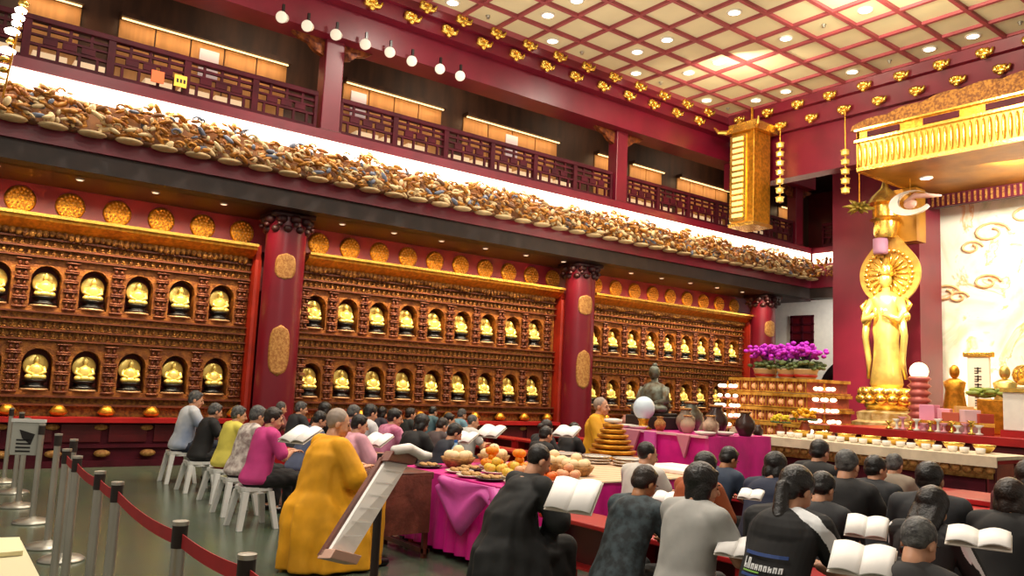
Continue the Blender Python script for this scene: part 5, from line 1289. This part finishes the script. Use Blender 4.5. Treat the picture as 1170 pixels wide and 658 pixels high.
PEOPLE = [
 # px, py, d, label, kwargs
 (225,447,11.0,'person in white shirt and blue vest on the leftmost stool, far end of left row',dict(pose='read_r',hr='short',hc='grey',top=C('white_blue','#c8ccd0',col2='#5c7296',scale=1.6),legs=C('navy','#1a2234'),sleeve=.6,st='w')),
 (247,461,10.3,'grey-haired person in black shirt on a white stool beside the yellow shirt',dict(pose='read',hr='short',hc='grey',top=BK_,st='w')),
 (274,464,9.6,'person in pale yellow shirt on a white stool in the left row',dict(pose='read_r',hr='short',hc='grey',top=C('yellow','#d8cc58'),legs=C('rust','#8a3a24'),st='w')),
 (296,464,8.8,'person in white patterned blouse on a white stool behind the woman in magenta',dict(pose='read',hr='short',hc='grey',top=fabric_pat('whiteflor','#d4ccc4','#8c7c78',14),sleeve=.8,st='w')),
 (314,466,8.1,'woman in magenta blouse with black trousers holding a white paper, on a white stool',dict(pose='read_r',hr='short',hc='brown',top=C('magenta','#c83c84'),sleeve=.8,st='w')),
 (388,467,6.5,'person in a long golden-yellow robe with shaved head, sitting before the lectern',dict(pose='read_r',hr='crop',hc='shaved',garment='robe',top=C('saffron','#f4ac10',var=.2,scale=3))),
 (616,508,5.4,'person in a wide black robe with close-cropped hair, reading a white book',dict(pose='lean',hr='crop',hc='black',garment='robe',top=cloth('robe_black','#17191a',var=.25,scale=3))),
 (412,474,8.6,'woman in pale pink robe with wide sleeves beside the golden-yellow robe',dict(pose='read_r',hr='short',garment='robe2',top=C('palepink','#d8a0b0'))),
 (688,450,11.2,'person with shaved head in a bright yellow robe, standing far off by the bronze statue',dict(pose='up',hr='crop',hc='shaved',garment='robe',top=C('bright_saffron','#e8a818',var=.15,scale=3),scale=1.12,stand=1)),
 (740,505,6.6,'man in plain white shirt with short black hair behind the patterned dark shirt',dict(pose='read_r',hr='crop',top=C('offwhite','#d0ccc4'))),
 (737,533,4.9,'person in dark grey-blue mottled short-sleeved shirt with short brown-black hair',dict(pose='lean',hr='short',hc='brown',top=fabric_pat('mottled','#3c4a50','#1c2428',16),legs=BK_,skin=1,sh=.022)),
 (803,531,4.3,'person in light grey T-shirt with long black hair gathered low',dict(pose='read_r',hr='bob',top=C('ltgrey','#a8a8a4'),sh=.024)),
 (806,518,5.9,'person in rust-orange top with long black hair, behind the grey T-shirt',dict(pose='lean',hr='bob',top=C('rust_orange','#9c5028'),legs=C('rust','#8a3a24'),sleeve=1.2)),
 (833,511,6.9,'person in dark blue T-shirt leaning over a small book',dict(pose='lean',hr='short',top=C('dkblue','#25344a'),skin=1)),
 (886,518,6.0,'person in navy blue shirt left of the black ponytail',dict(pose='lean',hr='bob',top=C('navy2','#1e2740'))),
 (910,534,4.0,'woman with black low ponytail in black shirt with white shoulder stripe and blue lettering',dict(pose='lean',hr='pony',top=BK_,special='letter',fine=1)),
 (937,503,7.1,'person in black top with dark short hair, in front of the altar table',dict(pose='read',hr='short',top=BK_)),
 (940,540,5.0,'person in dark charcoal T-shirt holding an open book, right of the ponytail',dict(pose='lean',hr='short',top=C('charcoal','#26282c'))),
 (968,514,5.5,'balding grey-haired man in black shirt in the second row',dict(pose='read',hr='crop',hc='grey',top=BK_)),
 (1001,521,6.2,'person with black hair and dark shirt right of the balding man',dict(pose='read_r',hr='short',top=C('charcoal','#26282c'))),
 (1022,519,7.2,'person in beige top, half hidden behind the dark shirts',dict(pose='read',hr='short',hc='grey',top=C('beige','#8c8070'))),
 (1063,528,5.0,'man with flat black hair and dark grey shirt seen squarely from behind',dict(pose='up',hr='short',top=C('slate','#2a2c30'),rz=.25)),
 (1066,558,4.3,'woman with long black hair and black sleeves with white stripes',dict(pose='read',hr='long',top=BK_,special='stripes',sleeve=1.5,fine=1)),
 (1050,608,3.3,'person with short grey-black hair at the bottom edge, only head visible',dict(pose='lean',hr='crop',hc='grey',top=BK_)),
 (1155,549,4.6,'woman with brown shoulder-length hair in black at the right edge',dict(pose='read',hr='bob',hc='brown',top=BK_)),
 (1176,528,5.6,'person with reddish-brown hair cut by the right edge',dict(pose='read',hr='bob',hc='brown',top=C('maroon','#5c2028'))),
 (625,480,10.2,'person in dark clothes with tied-up brown hair, just behind the black robe',dict(pose='read',hr='bun',hc='brown',top=C('charcoal','#26282c'))),
 (624,494,9.3,'person in black with black hair between the black robe and the tied-up hair',dict(pose='read',hr='short',top=BK_)),
 (656,487,10.6,'far person in black top with black hair at the red tables, left of gold trays',dict(pose='lean',hr='short',top=BK_)),
]
LEFTBACK = [(322,459,-4.9,'read',None,'grey',C('rosebrown','#7c4844'),'person in rose-brown top behind the woman in magenta, near the big column'),
 (345,459,-4.9,'read_r','short','grey',C('slate','#2a2c30'),'grey-haired person in slate shirt between magenta blouse and yellow robe'),
 (366,470,-4.15,'lean','short','black',C('bluegrey','#56607c'),'person in blue-grey shirt directly left of the yellow-robed head'),
 (372,460,-4.9,'read','bob','black',BK_,'person in black far behind the yellow robe, by the cabinet'),
 (424,462,-4.9,'read','short','black',C('wht','#cfd0d2'),'person in white shirt behind the pale pink robe'),
 (437,470,-6.5,'read','bob','black',C('dusk','#34303c'),'person with black bob between the two pink tops'),
 (452,467,-4.9,'read_r','short','black',fabric_pat('pinkflor','#cc86a4','#b0587c',12),'woman in rose-pink floral blouse, right of the pale pink robe'),
 (470,466,-6.5,'up','short','brown',C('darkgreen','#222a28'),'person in very dark green shirt behind the rose-pink blouse'),
 (482,474,-4.9,'lean','bob','black',BK_,'person in black with bobbed hair right of the rose-pink blouse'),
 (495,469,-8.0,'read','short','black',C('teal','#3c5a64'),'person in teal shirt far back near the cabinet'),
 (506,478,-5.7,'lean','short','brown',C('greybrown_c','#4a3c3c'),'person in grey-brown shirt at the head of the magenta-draped table'),
 (514,472,-6.5,'read_r','short','black',C('lightblue','#8ca8ba'),'person in light blue shirt in the left group'),
 (528,473,-8.0,'read','short','grey',C('aqua','#6c94a4'),'grey-haired person in aqua shirt in the left group'),
 (541,474,-6.5,'read_r','crop','grey',C('wht2','#c4c4c0'),'man in white shirt at the right end of the left group'),
 (405,463,-4.9,'read','short','grey',C('mauve','#6c4c64'),'person in mauve far behind, between yellow and pink robes'),
 (520,484,-4.9,'lean','short','black',C('inkblue','#1c2230'),'person in ink-blue top just left of the held-up white papers')]
for L in LEFTBACK: PEOPLE.append((L[0],L[1],L[2],L[7],dict(pose=L[3],hr=L[4] or 'crop',hc=L[5],top=L[6])))
for px,py,d,lab,kw in PEOPLE:
    kw = dict(kw); st = kw.pop('st',None); spc = kw.pop('special',None); stand = kw.pop('stand',None)
    kw.setdefault('rz', random.uniform(-.12,.12) if not stand else -1.0)
    o, loc_, sc, dz = person(px,py,d,lab,**kw)
    zs = dz+.42*sc
    if stand:
        b = thing('dais_stool','tall red drum seat under the yellow-robed figure by the bronze statue','stool',(loc_.x,loc_.y,0)); MB().lathe([(.2,0),(.24,.03),(.24,max(.1,zs-.05)),(.22,max(.12,zs))],n=20).build('drum', REDD, b, True)
        continue
    short = lab.split(',')[0]
    if len(short.split())>9: short = ' '.join(short.split()[:9])
    if st == 'w': stool(loc_, zs, kw['rz'], 'white plastic stool under the '+{225:'person in the blue vest, leftmost',247:'black-shirted grey-haired person',274:'person in the pale yellow shirt',296:'person in the white patterned blouse',314:'woman in magenta, nearest of the row'}[px], PLAST, 'white plastic stools of the left row')
    elif zs > .12:
      so = stool(loc_, zs, kw['rz'], 'red plastic stool under the '+short, RSTOOL, 'red plastic stools under the readers')
      if kw.get('garment'): so.scale = (.6,.6,.98)
    if spc == 'letter':
        S = SKEL['lean']
        m = MB()
        # curved patch of lettering across the back
        def back(x, z):
            c = S['chest']; w = S['waist']; t = max(0,min(1,(z-w.z)/(c.z-w.z))); yc = w.y+(c.y-w.y)*t; ry = .128+.010; rx = .178
            return yc-ry*math.sqrt(max(.05,1-(x/rx)**2))-.012
        def strip(m, x0, x1, z0, z1, off=.0):
            n = 6; rs = []
            for i in range(n+1):
                x = x0+(x1-x0)*i/n; rs.append([(x,back(x,z0)-off,z0),(x,back(x,z1)-off,z1),(x,back(x,z1)-off-.004,z1),(x,back(x,z0)-off-.004,z0)])
            m.rings(rs)
        strip(m,-.11,.12,.80,.815); strip(m,-.11,.12,.70,.712); m.build('blue_lines', mat('print_blue','#1c3c78',.5), o)
        m = MB()
        for k_ in range(9):
            x0 = -.1+.024*k_; hh = .05 if k_<2 else .026
            strip(m,x0,x0+.006,.735,.735+hh,.002); strip(m,x0+.011,x0+.017,.735,.735+(hh if k_%2 else .02),.002); strip(m,x0,x0+.017,.735+(hh-.007 if k_%3 else .010),.735+(hh if k_%3 else .017),.002)
        m.build('white_lettering', mat('print_white','#dfe2e4',.5), o)
        m = MB(); strip(m,-.10,.0,.722,.728,.002); m.build('green_underline', mat('print_green','#7ab04a',.5), o)
        paint_lines(o, [[S['neck']+Vector((.05,-.03,.03)),S['sh',1]+Vector((-.01,-.06,.05)),S['sh',1]+(S['el',1]-S['sh',1])*.3+Vector((.05,-.05,.02)),S['sh',1]+(S['el',1]-S['sh',1])*.6+Vector((.06,-.05,.0))]], .030)
    if spc == 'stripes':
        S = SKEL['read']; L_ = []
        for sd in (-1,1):
            for q_ in (-1,0,1):
                off = Vector((sd*.048,-.042,.03))+Vector((-sd*.018,-.022,.02))*q_
                L_.append([S['sh',sd]+off+Vector((0,0,.02)),(S['sh',sd]+S['el',sd])/2+off,S['el',sd]+off*.8])
        paint_lines(o, L_, .0125)
# yellow outer drape of the near robe
# ================================================================= lights
def area(loc, target, size, energy, col, sy=None, name='lamp_light', spread=None):
    a = bpy.data.lights.new(name,'AREA'); a.energy = energy; a.color = col; a.size = size
    if sy: a.shape = 'RECTANGLE'; a.size_y = sy
    if spread: a.spread = spread
    o = bpy.data.objects.new(name, a); COL.objects.link(o); o.location = loc
    d = Vector(target)-Vector(loc); o.rotation_euler = d.to_track_quat('-Z','Y').to_euler(); return o
def rowlight(y0, y1, x, z, tx, tz, energy, col, w=.12, name='row_light'):
    a = bpy.data.lights.new(name,'AREA'); a.energy = energy; a.color = col; a.shape='RECTANGLE'; a.size = y1-y0; a.size_y = w
    o = bpy.data.objects.new(name, a); COL.objects.link(o); o.location = (x,(y0+y1)/2,z)
    zz = -(Vector((tx-x,0,tz-z)).normalized()); xx = Vector((0,1,0)); yv = zz.cross(xx)
    o.rotation_euler = Matrix((xx,yv,zz)).transposed().to_euler(); return o
WARM = (1,.78,.5); NEUT = (1,.9,.76)
for y0,y1,_ in BAYS: rowlight(y0,y1,-12.7,4.16,-13.7,2.3,27*(y1-y0),WARM).data.spread = math.radians(110)
rowlight(-.5,19.5,-12.3,5.42,-12.25,4.2,190,(1,.86,.66),name='cove_light')
for x in (-10,-6.5,-3):
    for y in (2.5,7,11.5): area((x,y,8.1),(x,y,0),.5,150,NEUT,name='downlight_source')
area((-7,7,4.6),(-7,8,9),10,430,(1,.88,.7),name='ceiling_fill')  # unseen upward panel in mid-air, added to brighten the ceiling
w = bpy.data.worlds.new('world'); SC.world = w; w.use_nodes = True
bg = w.node_tree.nodes['Background']; bg.inputs[0].default_value = (1,.84,.68,1); bg.inputs[1].default_value = .5

area((-5.2,16.3,5.9),(-6.0,19,4.0),2.5,420,(1,.93,.8),.5,name='mural_light')
area((-7.9,13.6,5.6),(-8.65,16.6,3.0),.5,85,(1,.86,.62),name='statue_spot').data.spread = math.radians(42)
area((-6.2,11.5,7.6),(-7.0,15.0,6.4),1.2,220,(1,.86,.6),name='canopy_spot')
area((-9.5,12.5,7.6),(-11.2,15.5,6.4),.6,110,(1,.88,.62),name='banner_spot')
area((-11.0,19.6,4.0),(-11.5,21,3.0),.6,60,(1,.95,.88),name='doorway_fill')  # added fill, no fitting here; lifts the white wall out of the dark
area((-7.0,14.5,5.9),(-7.5,12.5,1.0),2.0,110,(1,.9,.72),name='altar_light')

for y in (1,5,9,13,17): area((-13.3,y,7.9),(-14.5,y,7.2),1.5,9,(1,.75,.5),.3,name='gallery_fill')  # added ambient fill without fittings, keeps the gallery wall from going black
area((-3.5,.8,5.5),(-4,3.5,.8),2.0,120,(1,.93,.84),name='hall_light')
